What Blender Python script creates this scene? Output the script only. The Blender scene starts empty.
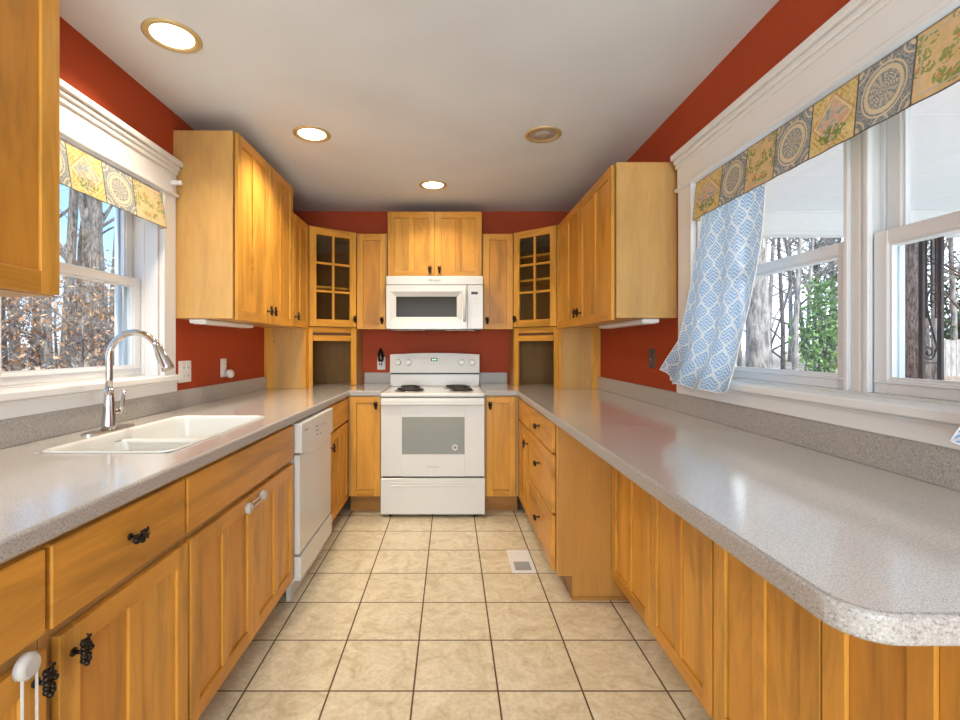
import bpy, math, random
from mathutils import Vector, Matrix
R = math.radians
S = bpy.context.scene
COL = S.collection

# ------------------------------------------------------------------ camera
cam_d = bpy.data.cameras.new('camera'); cam = bpy.data.objects.new('camera', cam_d); COL.objects.link(cam)
cam_d.sensor_fit = 'HORIZONTAL'; cam_d.sensor_width = 36.0
cam_d.lens = 36.0*476/960
cam_d.shift_x = 29/960; cam_d.shift_y = -13/960
cam_d.clip_start = 0.02; cam_d.clip_end = 300
cam.location = (0, 0, 1.23); cam.rotation_euler = (R(90), 0, 0)
S.camera = cam
S.view_settings.view_transform = 'Standard'; S.view_settings.look = 'None'
S.view_settings.gamma = 1; S.view_settings.use_curve_mapping = False
S.view_settings.exposure = 0.60

# ------------------------------------------------------------------ sky, sun, fill light, window portals
W = bpy.data.worlds.new('sky'); S.world = W; W.use_nodes = True
wn = W.node_tree; wn.nodes.clear()
wo = wn.nodes.new('ShaderNodeOutputWorld'); wb = wn.nodes.new('ShaderNodeBackground')
tc = wn.nodes.new('ShaderNodeTexCoord'); sx = wn.nodes.new('ShaderNodeSeparateXYZ')
wn.links.new(tc.outputs['Generated'], sx.inputs[0])
def sky_ramp(stops):
    rp = wn.nodes.new('ShaderNodeValToRGB'); wn.links.new(sx.outputs['Z'], rp.inputs[0]); e = rp.color_ramp.elements
    e[0].position, e[0].color = stops[0][0], (*stops[0][1], 1); e[1].position, e[1].color = stops[-1][0], (*stops[-1][1], 1)
    for p, c in stops[1:-1]: q = e.new(p); q.color = (*c, 1)
    return rp
west = sky_ramp([(0.0, (0.20, 0.23, 0.27)), (0.2, (0.10, 0.165, 0.26)), (0.7, (0.065, 0.13, 0.27))])      # clear blue side
east = sky_ramp([(0.0, (0.40, 0.44, 0.50)), (0.12, (0.50, 0.56, 0.66)), (0.3, (0.74, 0.80, 0.88)), (0.8, (0.30, 0.42, 0.62))])     # bright hazy side
mr = wn.nodes.new('ShaderNodeMapRange'); mr.inputs[1].default_value = -0.55; mr.inputs[2].default_value = 0.45; wn.links.new(sx.outputs['X'], mr.inputs[0])
mxs = wn.nodes.new('ShaderNodeMix'); mxs.data_type = 'RGBA'
wn.links.new(mr.outputs[0], mxs.inputs[0]); wn.links.new(west.outputs[0], mxs.inputs[6]); wn.links.new(east.outputs[0], mxs.inputs[7])
wn.links.new(mxs.outputs[2], wb.inputs[0]); wb.inputs[1].default_value = 4.6
wn.links.new(wb.outputs[0], wo.inputs[0])

def add_light(name, kind, loc, rot, energy, color, **kw):
    d = bpy.data.lights.new(name, kind); d.energy = energy; d.color = color
    for a, b in kw.items(): setattr(d, a, b)
    o = bpy.data.objects.new(name, d); o.location = loc; o.rotation_euler = rot; COL.objects.link(o); return o

add_light('sun', 'SUN', (0, -5, 10), (R(48), R(-4), 0), 2.9, (1.0, 0.93, 0.82), angle=R(1.0))
# added fill lamp at the unseen rear opening, tilted up to brighten the ceiling
add_light('rear_fill_light', 'AREA', (-0.15, -2.72, 1.35), (R(118), 0, 0), 84, (0.86, 0.96, 1.0), shape='RECTANGLE', size=2.1, size_y=1.9)
for nm, loc, rz, sx_, sy_ in (('left_window_portal', (-1.62, 1.90, 1.55), -90, 0.86, 0.92), ('right_window_portal', (1.34, 1.42, 1.55), 90, 1.6, 0.92)):
    l = add_light(nm, 'AREA', loc, (R(90), 0, R(rz)), 1, (1, 1, 1), shape='RECTANGLE', size=sx_, size_y=sy_)
    l.data.cycles.is_portal = True

# ------------------------------------------------------------------ materials
def newmat(name):
    m = bpy.data.materials.new(name); m.use_nodes = True
    return m, m.node_tree, m.node_tree.nodes['Principled BSDF']
def N(nt, t, **kw):
    n = nt.nodes.new(t)
    for a, b in kw.items():
        if a.startswith('i_'): n.inputs[a[2:].replace('_', ' ')].default_value = b
        else: setattr(n, a, b)
    return n
def plain(name, col, rough=0.5, metal=0.0, emis=None, estr=1.0, coat=0.0):
    m, nt, b = newmat(name)
    b.inputs['Base Color'].default_value = (*col, 1); b.inputs['Roughness'].default_value = rough
    b.inputs['Metallic'].default_value = metal
    if coat: b.inputs['Coat Weight'].default_value = coat; b.inputs['Coat Roughness'].default_value = 0.12
    if emis: b.inputs['Emission Color'].default_value = (*emis, 1); b.inputs['Emission Strength'].default_value = estr
    return m
def ramp(nt, stops):
    r = nt.nodes.new('ShaderNodeValToRGB'); el = r.color_ramp.elements
    el[0].position, el[0].color = stops[0][0], (*stops[0][1], 1)
    el[1].position, el[1].color = stops[-1][0], (*stops[-1][1], 1)
    for p, c in stops[1:-1]:
        q = el.new(p); q.color = (*c, 1)
    return r
def maple(name, base, horiz=False, var=1.0, rough=0.32):
    m, nt, b = newmat(name); L = nt.links
    tcn = N(nt, 'ShaderNodeTexCoord'); oi = N(nt, 'ShaderNodeObjectInfo')
    add = N(nt, 'ShaderNodeVectorMath', operation='ADD')
    mul = N(nt, 'ShaderNodeVectorMath', operation='SCALE'); mul.inputs['Scale'].default_value = 37.0
    cmb = N(nt, 'ShaderNodeCombineXYZ')
    L.new(oi.outputs['Random'], cmb.inputs[0]); L.new(oi.outputs['Random'], cmb.inputs[2])
    L.new(cmb.outputs[0], mul.inputs[0]); L.new(tcn.outputs['Object'], add.inputs[0]); L.new(mul.outputs[0], add.inputs[1])
    mp = N(nt, 'ShaderNodeMapping'); mp.inputs['Scale'].default_value = (1.4, 9, 9) if horiz else (9, 9, 1.4)
    L.new(add.outputs[0], mp.inputs[0])
    n1 = N(nt, 'ShaderNodeTexNoise', i_Scale=1.0, i_Detail=6.0, i_Roughness=0.6, i_Distortion=0.8)
    L.new(mp.outputs[0], n1.inputs['Vector'])
    mp2 = N(nt, 'ShaderNodeMapping'); mp2.inputs['Scale'].default_value = (5, 60, 60) if horiz else (60, 60, 5)
    L.new(add.outputs[0], mp2.inputs[0])
    n2 = N(nt, 'ShaderNodeTexNoise', i_Scale=2.0, i_Detail=3.0); L.new(mp2.outputs[0], n2.inputs['Vector'])
    d = tuple(c*(1-0.30*var) for c in base); l = tuple(min(1, c*(1+0.16*var)) for c in base)
    dd = (base[0]*(1-0.42*var), base[1]*(1-0.52*var), base[2]*(1-0.5*var))
    r1 = ramp(nt, [(0.22, dd), (0.36, d), (0.52, base), (0.75, l)]); L.new(n1.outputs['Fac'], r1.inputs[0])
    mx = N(nt, 'ShaderNodeMix', data_type='RGBA', blend_type='MULTIPLY'); mx.inputs[0].default_value = 0.35
    r2 = ramp(nt, [(0.3, (0.82, 0.78, 0.74)), (0.6, (1, 1, 1))]); L.new(n2.outputs['Fac'], r2.inputs[0])
    L.new(r1.outputs[0], mx.inputs[6]); L.new(r2.outputs[0], mx.inputs[7])
    # small knots
    vo = N(nt, 'ShaderNodeTexVoronoi', i_Scale=3.0); mp3 = N(nt, 'ShaderNodeMapping'); mp3.inputs['Scale'].default_value = (1, 1, 1.6) if horiz else (1.6, 1.6, 1)
    L.new(add.outputs[0], mp3.inputs[0]); L.new(mp3.outputs[0], vo.inputs['Vector'])
    r3 = ramp(nt, [(0.012, (0.25, 0.12, 0.05)), (0.03, (1, 1, 1))]); L.new(vo.outputs['Distance'], r3.inputs[0])
    mx2 = N(nt, 'ShaderNodeMix', data_type='RGBA', blend_type='MULTIPLY'); mx2.inputs[0].default_value = 0.8
    L.new(mx.outputs[2], mx2.inputs[6]); L.new(r3.outputs[0], mx2.inputs[7])
    L.new(mx2.outputs[2], b.inputs['Base Color'])
    b.inputs['Roughness'].default_value = rough; b.inputs['Specular IOR Level'].default_value = 0.28
    return m
MC = (0.67, 0.315, 0.050)
M = {}
M['wood'] = maple('maple_vertical_grain', MC)
M['wood_h'] = maple('maple_horizontal_grain', (MC[0]*0.97, MC[1]*0.94, MC[2]*0.9), True)
M['wood_l'] = maple('maple_light_board', (MC[0]*1.06, MC[1]*1.10, MC[2]*1.15))
M['wood_d'] = maple('maple_dark_board', (MC[0]*0.90, MC[1]*0.84, MC[2]*0.8))
M['side'] = maple('maple_side_veneer', (0.60, 0.345, 0.115), var=0.45, rough=0.4)
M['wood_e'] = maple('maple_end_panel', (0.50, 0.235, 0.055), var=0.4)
M['toe'] = maple('maple_toe_board', (0.42, 0.19, 0.05), True)
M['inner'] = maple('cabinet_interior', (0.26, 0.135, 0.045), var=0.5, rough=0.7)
M['dark_gap'] = plain('cabinet_reveal', (0.12, 0.045, 0.015), 0.7)
M['white'] = plain('white_trim_paint', (0.80, 0.79, 0.77), 0.35)
M['vinyl'] = plain('white_vinyl', (0.80, 0.80, 0.80), 0.3)
M['track'] = plain('grey_window_track', (0.30, 0.32, 0.33), 0.5)
M['screenframe'] = plain('aluminium_storm_frame', (0.62, 0.68, 0.75), 0.35, 0.3)
M['appl'] = plain('white_enamel', (0.70, 0.685, 0.645), 0.22)
M['appl2'] = plain('white_enamel_panel', (0.63, 0.605, 0.56), 0.3)
M['black'] = plain('black_plastic', (0.012, 0.012, 0.012), 0.35)
M['bronze'] = plain('dark_bronze', (0.030, 0.020, 0.014), 0.35, 0.7)
M['chrome'] = plain('chrome', (0.62, 0.60, 0.58), 0.09, 1.0)
M['ovenglass'] = plain('oven_window_glass', (0.20, 0.20, 0.16), 0.06, 0.0, coat=0.6)
M['mwglass'] = plain('microwave_window_glass', (0.045, 0.038, 0.03), 0.10, coat=0.0)
M['mwglass'].node_tree.nodes['Principled BSDF'].inputs['Specular IOR Level'].default_value = 0.08
M['coil'] = plain('burner_coil', (0.02, 0.018, 0.017), 0.5)
M['drip'] = plain('drip_pan_chrome', (0.35, 0.33, 0.31), 0.2, 1.0)
M['brass'] = plain('brass_trim', (0.60, 0.46, 0.22), 0.35, 0.4)
M['lampglow'] = plain('lit_lamp_lens', (1, 0.95, 0.85), 0.4, emis=(1.0, 0.86, 0.62), estr=7.0)
M['lampoff'] = plain('unlit_lamp_lens', (0.42, 0.35, 0.29), 0.5)
M['sink'] = plain('sink_composite', (0.72, 0.71, 0.665), 0.22)
M['plate'] = plain('outlet_plate', (0.80, 0.78, 0.74), 0.35)
M['steel'] = plain('switch_plate_steel', (0.16, 0.16, 0.15), 0.4, 0.8)
M['clear'] = plain('frosted_latch_plastic', (0.80, 0.78, 0.74), 0.25)
M['clear'].node_tree.nodes['Principled BSDF'].inputs['Transmission Weight'].default_value = 0.35
M['green'] = plain('clock_digits', (0.2, 0.6, 0.3), 0.5, emis=(0.45, 0.9, 0.45), estr=1.0)
M['mark'] = plain('grey_print', (0.16, 0.15, 0.13), 0.5)
M['marklt'] = plain('light_grey_print', (0.45, 0.43, 0.38), 0.5)
M['iron'] = plain('black_iron', (0.03, 0.035, 0.04), 0.5, 0.4)
M['porch'] = plain('porch_paint', (0.88, 0.90, 0.87), 0.6)
M['porchline'] = plain('porch_joint', (0.42, 0.46, 0.42), 0.7)
M['strap'] = plain('strip_light_plastic', (0.80, 0.79, 0.76), 0.4)

def wallpaint(name, col, bump=0.03, rough=0.6):
    m, nt, b = newmat(name); L = nt.links
    tcn = N(nt, 'ShaderNodeTexCoord')
    n = N(nt, 'ShaderNodeTexNoise', i_Scale=180.0, i_Detail=2.0); L.new(tcn.outputs['Object'], n.inputs['Vector'])
    n2 = N(nt, 'ShaderNodeTexNoise', i_Scale=2.0, i_Detail=3.0); L.new(tcn.outputs['Object'], n2.inputs['Vector'])
    r = ramp(nt, [(0.3, tuple(c*0.95 for c in col)), (0.7, tuple(min(1, c*1.04) for c in col))]); L.new(n2.outputs['Fac'], r.inputs[0])
    L.new(r.outputs[0], b.inputs['Base Color']); b.inputs['Roughness'].default_value = rough
    bp = N(nt, 'ShaderNodeBump', i_Strength=bump, i_Distance=0.002); L.new(n.outputs['Fac'], bp.inputs['Height']); L.new(bp.outputs[0], b.inputs['Normal'])
    return m
M['red'] = wallpaint('brick_red_paint', (0.41, 0.060, 0.016), 0.1, 0.6)
M['red'].node_tree.nodes['Principled BSDF'].inputs['Specular IOR Level'].default_value = 0.2
M['ceil'] = wallpaint('ceiling_paint', (0.69, 0.72, 0.75), 0.2, 0.8)

def stone(name, c0, c1, c2, rough):
    m, nt, b = newmat(name); L = nt.links
    tcn = N(nt, 'ShaderNodeTexCoord')
    n = N(nt, 'ShaderNodeTexNoise', i_Scale=480.0, i_Detail=2.0, i_Roughness=0.8); L.new(tcn.outputs['Object'], n.inputs['Vector'])
    r = ramp(nt, [(0.34, c0), (0.46, c1), (0.56, c1), (0.68, c2)]); L.new(n.outputs['Fac'], r.inputs[0])
    L.new(r.outputs[0], b.inputs['Base Color']); b.inputs['Roughness'].default_value = rough
    b.inputs['Coat Weight'].default_value = 1.0; b.inputs['Coat Roughness'].default_value = 0.13
    return m
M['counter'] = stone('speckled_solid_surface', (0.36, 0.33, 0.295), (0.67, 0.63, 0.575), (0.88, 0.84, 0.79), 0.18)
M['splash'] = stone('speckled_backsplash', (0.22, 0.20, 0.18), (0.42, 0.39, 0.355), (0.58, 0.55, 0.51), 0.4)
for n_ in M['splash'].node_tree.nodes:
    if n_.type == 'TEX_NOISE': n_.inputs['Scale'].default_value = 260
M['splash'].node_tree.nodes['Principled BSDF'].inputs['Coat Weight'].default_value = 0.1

def tile_mat():
    m, nt, b = newmat('ceramic_floor_tile'); L = nt.links
    tcn = N(nt, 'ShaderNodeTexCoord'); sp = N(nt, 'ShaderNodeSeparateXYZ'); L.new(tcn.outputs['Object'], sp.inputs[0])
    def M1(op, a, bb=None, c=None):
        n = N(nt, 'ShaderNodeMath', operation=op)
        for i, v in enumerate((a, bb, c)):
            if v is None: continue
            if isinstance(v, (int, float)): n.inputs[i].default_value = v
            else: L.new(v, n.inputs[i])
        return n.outputs[0]
    TX, TY, PX, PY = 0.302, 0.2952, 0.168, 1.702
    u = M1('DIVIDE', M1('ADD', sp.outputs[0], -PX + 20*TX), TX); v = M1('DIVIDE', M1('ADD', sp.outputs[1], -PY + 20*TY), TY)
    fu, fv = M1('FRACT', u), M1('FRACT', v)
    du = M1('MULTIPLY', M1('MINIMUM', fu, M1('SUBTRACT', 1.0, fu)), TX); dv = M1('MULTIPLY', M1('MINIMUM', fv, M1('SUBTRACT', 1.0, fv)), TY)
    dist = M1('MINIMUM', du, dv)
    g = N(nt, 'ShaderNodeMapRange'); g.inputs[1].default_value = 0.0022; g.inputs[2].default_value = 0.0042; L.new(dist, g.inputs[0])
    cell = N(nt, 'ShaderNodeCombineXYZ'); L.new(M1('FLOOR', u), cell.inputs[0]); L.new(M1('FLOOR', v), cell.inputs[1])
    wn_ = N(nt, 'ShaderNodeTexWhiteNoise', noise_dimensions='2D'); L.new(cell.outputs[0], wn_.inputs[0])
    off = N(nt, 'ShaderNodeVectorMath', operation='SCALE'); off.inputs['Scale'].default_value = 7.0; L.new(wn_.outputs['Color'], off.inputs[0])
    ad = N(nt, 'ShaderNodeVectorMath', operation='ADD'); L.new(tcn.outputs['Object'], ad.inputs[0]); L.new(off.outputs[0], ad.inputs[1])
    n = N(nt, 'ShaderNodeTexNoise', i_Scale=9.0, i_Detail=7.0, i_Roughness=0.65, i_Distortion=1.6); L.new(ad.outputs[0], n.inputs['Vector'])
    r = ramp(nt, [(0.30, (0.56, 0.46, 0.28)), (0.45, (0.68, 0.585, 0.40)), (0.6, (0.77, 0.68, 0.50)), (0.75, (0.80, 0.71, 0.54))]); L.new(n.outputs['Fac'], r.inputs[0])
    n3 = N(nt, 'ShaderNodeTexNoise', i_Scale=60.0, i_Detail=3.0); L.new(tcn.outputs['Object'], n3.inputs['Vector'])
    r3 = ramp(nt, [(0.35, (0.86, 0.84, 0.80)), (0.6, (1, 1, 1))]); L.new(n3.outputs['Fac'], r3.inputs[0])
    mm = N(nt, 'ShaderNodeMix', data_type='RGBA', blend_type='MULTIPLY'); mm.inputs[0].default_value = 0.8
    L.new(r.outputs[0], mm.inputs[6]); L.new(r3.outputs[0], mm.inputs[7])
    mx = N(nt, 'ShaderNodeMix', data_type='RGBA'); L.new(g.outputs[0], mx.inputs[0]); mx.inputs[6].default_value = (0.10, 0.055, 0.022, 1); L.new(mm.outputs[2], mx.inputs[7])
    L.new(mx.outputs[2], b.inputs['Base Color'])
    rr = N(nt, 'ShaderNodeMapRange'); rr.inputs[3].default_value = 0.8; rr.inputs[4].default_value = 0.36; L.new(g.outputs[0], rr.inputs[0]); L.new(rr.outputs[0], b.inputs['Roughness'])
    bp = N(nt, 'ShaderNodeBump', i_Strength=0.5, i_Distance=0.002); L.new(g.outputs[0], bp.inputs['Height']); L.new(bp.outputs[0], b.inputs['Normal'])
    return m
M['tile'] = tile_mat()

def glass_mat(name, tint=(1, 1, 1), refl=0.06):
    m = bpy.data.materials.new(name); m.use_nodes = True; nt = m.node_tree; nt.nodes.clear()
    o = N(nt, 'ShaderNodeOutputMaterial'); t = N(nt, 'ShaderNodeBsdfTransparent'); t.inputs[0].default_value = (*tint, 1)
    g = N(nt, 'ShaderNodeBsdfGlossy'); g.inputs['Roughness'].default_value = 0.02
    mx = N(nt, 'ShaderNodeMixShader'); mx.inputs[0].default_value = refl
    nt.links.new(t.outputs[0], mx.inputs[1]); nt.links.new(g.outputs[0], mx.inputs[2]); nt.links.new(mx.outputs[0], o.inputs[0])
    return m
M['glass'] = glass_mat('window_glass', (0.96, 0.98, 0.98), 0.05)
M['cabglass'] = glass_mat('cabinet_glass', (0.85, 0.85, 0.82), 0.04)

def mathx(nt):
    L = nt.links
    def f(op, a, b=None, c=None):
        n = N(nt, 'ShaderNodeMath', operation=op)
        for i, v in enumerate((a, b, c)):
            if v is None: continue
            if isinstance(v, (int, float)): n.inputs[i].default_value = v
            else: L.new(v, n.inputs[i])
        return n.outputs[0]
    return f
def mixc(nt, fac, a, b):
    n = N(nt, 'ShaderNodeMix', data_type='RGBA')
    if isinstance(fac, (int, float)): n.inputs[0].default_value = fac
    else: nt.links.new(fac, n.inputs[0])
    for i, v in ((6, a), (7, b)):
        if isinstance(v, tuple): n.inputs[i].default_value = (*v, 1)
        else: nt.links.new(v, n.inputs[i])
    return n.outputs[2]
def patch_mat(name, kind):
    m, nt, b = newmat(name); L = nt.links; f = mathx(nt)
    uv = N(nt, 'ShaderNodeUVMap'); uv.uv_map = 'UVMap'; sp = N(nt, 'ShaderNodeSeparateXYZ'); L.new(uv.outputs[0], sp.inputs[0])
    u = f('SUBTRACT', sp.outputs[0], 0.5); v = f('SUBTRACT', sp.outputs[1], 0.5)
    tcn = N(nt, 'ShaderNodeTexCoord')
    fine = N(nt, 'ShaderNodeTexNoise', i_Scale=260.0, i_Detail=2.0, i_Roughness=0.8); L.new(tcn.outputs['Object'], fine.inputs['Vector'])
    med = N(nt, 'ShaderNodeTexNoise', i_Scale=38.0, i_Detail=3.0, i_Distortion=1.0); L.new(tcn.outputs['Object'], med.inputs['Vector'])
    r = f('SQRT', f('ADD', f('MULTIPLY', u, u), f('MULTIPLY', v, v)))
    au, av = f('ABSOLUTE', u), f('ABSOLUTE', v)
    def band(x, c, w): return f('LESS_THAN', f('ABSOLUTE', f('SUBTRACT', x, c)), w)
    if kind == 'blue':
        bg = ramp(nt, [(0.42, (0.10, 0.15, 0.20)), (0.58, (0.44, 0.42, 0.36))]); L.new(fine.outputs['Fac'], bg.inputs[0])
        c = bg.outputs[0]
        cream = (0.66, 0.55, 0.36)
        ang = f('ARCTAN2', v, u)
        dots = f('GREATER_THAN', f('SINE', f('MULTIPLY', r, 150.0)), 0.1)
        dots = f('MULTIPLY', dots, f('GREATER_THAN', f('SINE', f('MULTIPLY', ang, 14.0)), -0.2))
        inner = f('MULTIPLY', f('LESS_THAN', r, 0.26), dots)
        c = mixc(nt, inner, c, cream)
        c = mixc(nt, band(r, 0.31, 0.035), c, cream)
        c = mixc(nt, band(r, 0.39, 0.014), c, cream)
        # quarter rings in the corners
        cu = f('SUBTRACT', au, 0.5); cv = f('SUBTRACT', av, 0.5)
        rc = f('SQRT', f('ADD', f('MULTIPLY', cu, cu), f('MULTIPLY', cv, cv)))
        c = mixc(nt, band(rc, 0.20, 0.014), c, cream); c = mixc(nt, band(rc, 0.08, 0.03), c, cream)
        e_u = f('SUBTRACT', av, 0.5); re = f('SQRT', f('ADD', f('MULTIPLY', e_u, e_u), f('MULTIPLY', u, u)))
        c = mixc(nt, band(re, 0.11, 0.012), c, cream)
    elif kind == 'gold':
        bg = ramp(nt, [(0.40, (0.52, 0.36, 0.10)), (0.60, (0.72, 0.58, 0.27))]); L.new(med.outputs['Fac'], bg.inputs[0]); c = bg.outputs[0]
        dd = f('ADD', au, av); gn = N(nt, 'ShaderNodeTexNoise', i_Scale=110.0, i_Detail=2.0); L.new(tcn.outputs['Object'], gn.inputs['Vector'])
        c = mixc(nt, band(dd, 0.46, 0.014), c, (0.55, 0.25, 0.14)); c = mixc(nt, band(dd, 0.41, 0.02), c, (0.70, 0.58, 0.40))
        cl = ramp(nt, [(0.40, (0.30, 0.34, 0.32)), (0.50, (0.62, 0.50, 0.36)), (0.60, (0.66, 0.34, 0.22))]); L.new(med.outputs['Fac'], cl.inputs[0])
        c = mixc(nt, f('LESS_THAN', dd, 0.36), c, cl.outputs[0])
        vv = f('ADD', v, 0.24); re = f('SQRT', f('ADD', f('MULTIPLY', vv, f('MULTIPLY', vv, 5.0)), f('MULTIPLY', u, u)))
        c = mixc(nt, f('MULTIPLY', f('LESS_THAN', re, 0.32), f('GREATER_THAN', gn.outputs['Fac'], 0.49)), c, (0.20, 0.25, 0.07))
        c = mixc(nt, f('MULTIPLY', f('GREATER_THAN', dd, 0.55), f('GREATER_THAN', f('SINE', f('MULTIPLY', f('ADD', u, v), 60.0)), 0.2)), c, (0.66, 0.50, 0.22))
    else:
        c0 = (0.70, 0.47, 0.26)
        bg = ramp(nt, [(0.40, (0.62, 0.45, 0.20)), (0.60, c0)]); L.new(med.outputs['Fac'], bg.inputs[0]); c = bg.outputs[0]
        vo = N(nt, 'ShaderNodeTexVoronoi', i_Scale=5.0); L.new(uv.outputs[0], vo.inputs['Vector'])
        ob = N(nt, 'ShaderNodeTexNoise', i_Scale=95.0, i_Detail=3.0); L.new(tcn.outputs['Object'], ob.inputs['Vector'])
        gr = f('MULTIPLY', f('LESS_THAN', vo.outputs['Distance'], 0.55), f('GREATER_THAN', ob.outputs['Fac'], 0.49))
        c = mixc(nt, gr, c, (0.26, 0.30, 0.09))
        c = mixc(nt, f('MULTIPLY', f('LESS_THAN', vo.outputs['Distance'], 0.30), f('LESS_THAN', ob.outputs['Fac'], 0.47)), c, (0.66, 0.24, 0.09))
        c = mixc(nt, f('MULTIPLY', f('LESS_THAN', f('ABSOLUTE', f('SUBTRACT', f('MAXIMUM', au, av), 0.40)), 0.012), 1.0), c, (0.50, 0.44, 0.34))
    # thin grey seams round the patch
    c = mixc(nt, f('GREATER_THAN', f('MAXIMUM', au, av), 0.485), c, (0.12, 0.11, 0.09))
    L.new(c, b.inputs['Base Color']); b.inputs['Roughness'].default_value = 0.85
    return m
M['p_blue'] = patch_mat('valance_blue_medallion', 'blue'); M['p_gold'] = patch_mat('valance_gold_lozenge', 'gold'); M['p_flor'] = patch_mat('valance_floral', 'floral')

def curtain_mat():
    m = bpy.data.materials.new('blue_ogee_curtain'); m.use_nodes = True; nt = m.node_tree; nt.nodes.clear(); L = nt.links; f = mathx(nt)
    o = N(nt, 'ShaderNodeOutputMaterial')
    uv = N(nt, 'ShaderNodeUVMap'); uv.uv_map = 'UVMap'; sp = N(nt, 'ShaderNodeSeparateXYZ'); L.new(uv.outputs[0], sp.inputs[0])
    U = sp.outputs[0]; V = sp.outputs[1]      # in pattern repeats
    s = f('MULTIPLY', f('SINE', f('MULTIPLY', V, 2*math.pi)), 0.25)
    # ogee lattice: two families of wavy lines in opposite phase
    a = f('FRACT', f('ADD', U, s)); bb = f('FRACT', f('ADD', f('SUBTRACT', U, s), 0.5))
    la = f('ABSOLUTE', f('SUBTRACT', a, 0.5)); lb = f('ABSOLUTE', f('SUBTRACT', bb, 0.5))
    line = f('LESS_THAN', f('MINIMUM', la, lb), 0.062)
    hatch = f('GREATER_THAN', f('SINE', f('MULTIPLY', f('ADD', V, f('MULTIPLY', f('ABSOLUTE', f('SUBTRACT', f('FRACT', f('MULTIPLY', U, 2.0)), 0.5)), 0.35)), 2*math.pi*7)), 0.1)
    c = mixc(nt, hatch, (0.30, 0.52, 0.80), (0.72, 0.83, 0.93))
    c = mixc(nt, line, c, (0.86, 0.90, 0.94))
    d = N(nt, 'ShaderNodeBsdfDiffuse'); t = N(nt, 'ShaderNodeBsdfTranslucent'); L.new(c, d.inputs[0]); L.new(c, t.inputs[0])
    mx = N(nt, 'ShaderNodeMixShader'); mx.inputs[0].default_value = 0.45; L.new(d.outputs[0], mx.inputs[1]); L.new(t.outputs[0], mx.inputs[2])
    tr = N(nt, 'ShaderNodeBsdfTransparent'); m2 = N(nt, 'ShaderNodeMixShader'); m2.inputs[0].default_value = 0.07
    L.new(mx.outputs[0], m2.inputs[1]); L.new(tr.outputs[0], m2.inputs[2]); L.new(m2.outputs[0], o.inputs[0])
    return m
M['curtain'] = curtain_mat()

def bark(name, c0, c1, sc=6.0):
    m, nt, b = newmat(name); L = nt.links
    tcn = N(nt, 'ShaderNodeTexCoord'); mp = N(nt, 'ShaderNodeMapping'); mp.inputs['Scale'].default_value = (sc*3, sc*3, sc*0.7); L.new(tcn.outputs['Object'], mp.inputs[0])
    n = N(nt, 'ShaderNodeTexNoise', i_Scale=1.6, i_Detail=6.0, i_Roughness=0.7, i_Distortion=0.6); L.new(mp.outputs[0], n.inputs['Vector'])
    r = ramp(nt, [(0.38, c0), (0.62, c1)]); L.new(n.outputs['Fac'], r.inputs[0]); L.new(r.outputs[0], b.inputs['Base Color'])
    b.inputs['Roughness'].default_value = 0.9
    bp = N(nt, 'ShaderNodeBump', i_Strength=0.8, i_Distance=0.02); L.new(n.outputs['Fac'], bp.inputs['Height']); L.new(bp.outputs[0], b.inputs['Normal'])
    return m
M['bark'] = bark('grey_bark', (0.05, 0.045, 0.04), (0.30, 0.27, 0.245))
M['bark_pale'] = bark('pale_bark', (0.14, 0.125, 0.115), (0.50, 0.46, 0.42), 3.0)
M['bark_dark'] = bark('dark_furrowed_bark', (0.022, 0.017, 0.016), (0.20, 0.16, 0.15), 9.0)
def leafmat(name, cols):
    m, nt, b = newmat(name); L = nt.links
    g = N(nt, 'ShaderNodeNewGeometry')
    r = ramp(nt, [(i/(len(cols)-1), c) for i, c in enumerate(cols)]); L.new(g.outputs['Random Per Island'], r.inputs[0])
    L.new(r.outputs[0], b.inputs['Base Color']); b.inputs['Roughness'].default_value = 0.6
    return m
M['leaf'] = leafmat('dry_beech_leaves', [(0.12, 0.055, 0.025), (0.30, 0.15, 0.07), (0.46, 0.26, 0.13), (0.66, 0.44, 0.26)])
M['leafgreen'] = leafmat('evergreen_leaves', [(0.06, 0.13, 0.03), (0.16, 0.30, 0.07), (0.30, 0.45, 0.14)])
M['leafdark'] = leafmat('dark_needles', [(0.012, 0.04, 0.022), (0.04, 0.10, 0.05), (0.09, 0.17, 0.08)])
def ground():
    m, nt, b = newmat('leaf_litter_ground'); L = nt.links
    tcn = N(nt, 'ShaderNodeTexCoord'); n = N(nt, 'ShaderNodeTexNoise', i_Scale=5.0, i_Detail=8.0, i_Roughness=0.8); L.new(tcn.outputs['Object'], n.inputs['Vector'])
    r = ramp(nt, [(0.35, (0.14, 0.09, 0.05)), (0.5, (0.36, 0.27, 0.18)), (0.65, (0.60, 0.54, 0.46))]); L.new(n.outputs['Fac'], r.inputs[0]); L.new(r.outputs[0], b.inputs['Base Color'])
    b.inputs['Roughness'].default_value = 0.95
    return m
M['ground'] = ground()
M['fencewood'] = bark('weathered_fence_wood', (0.30, 0.28, 0.27), (0.52, 0.49, 0.46), 3.0)

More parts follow.
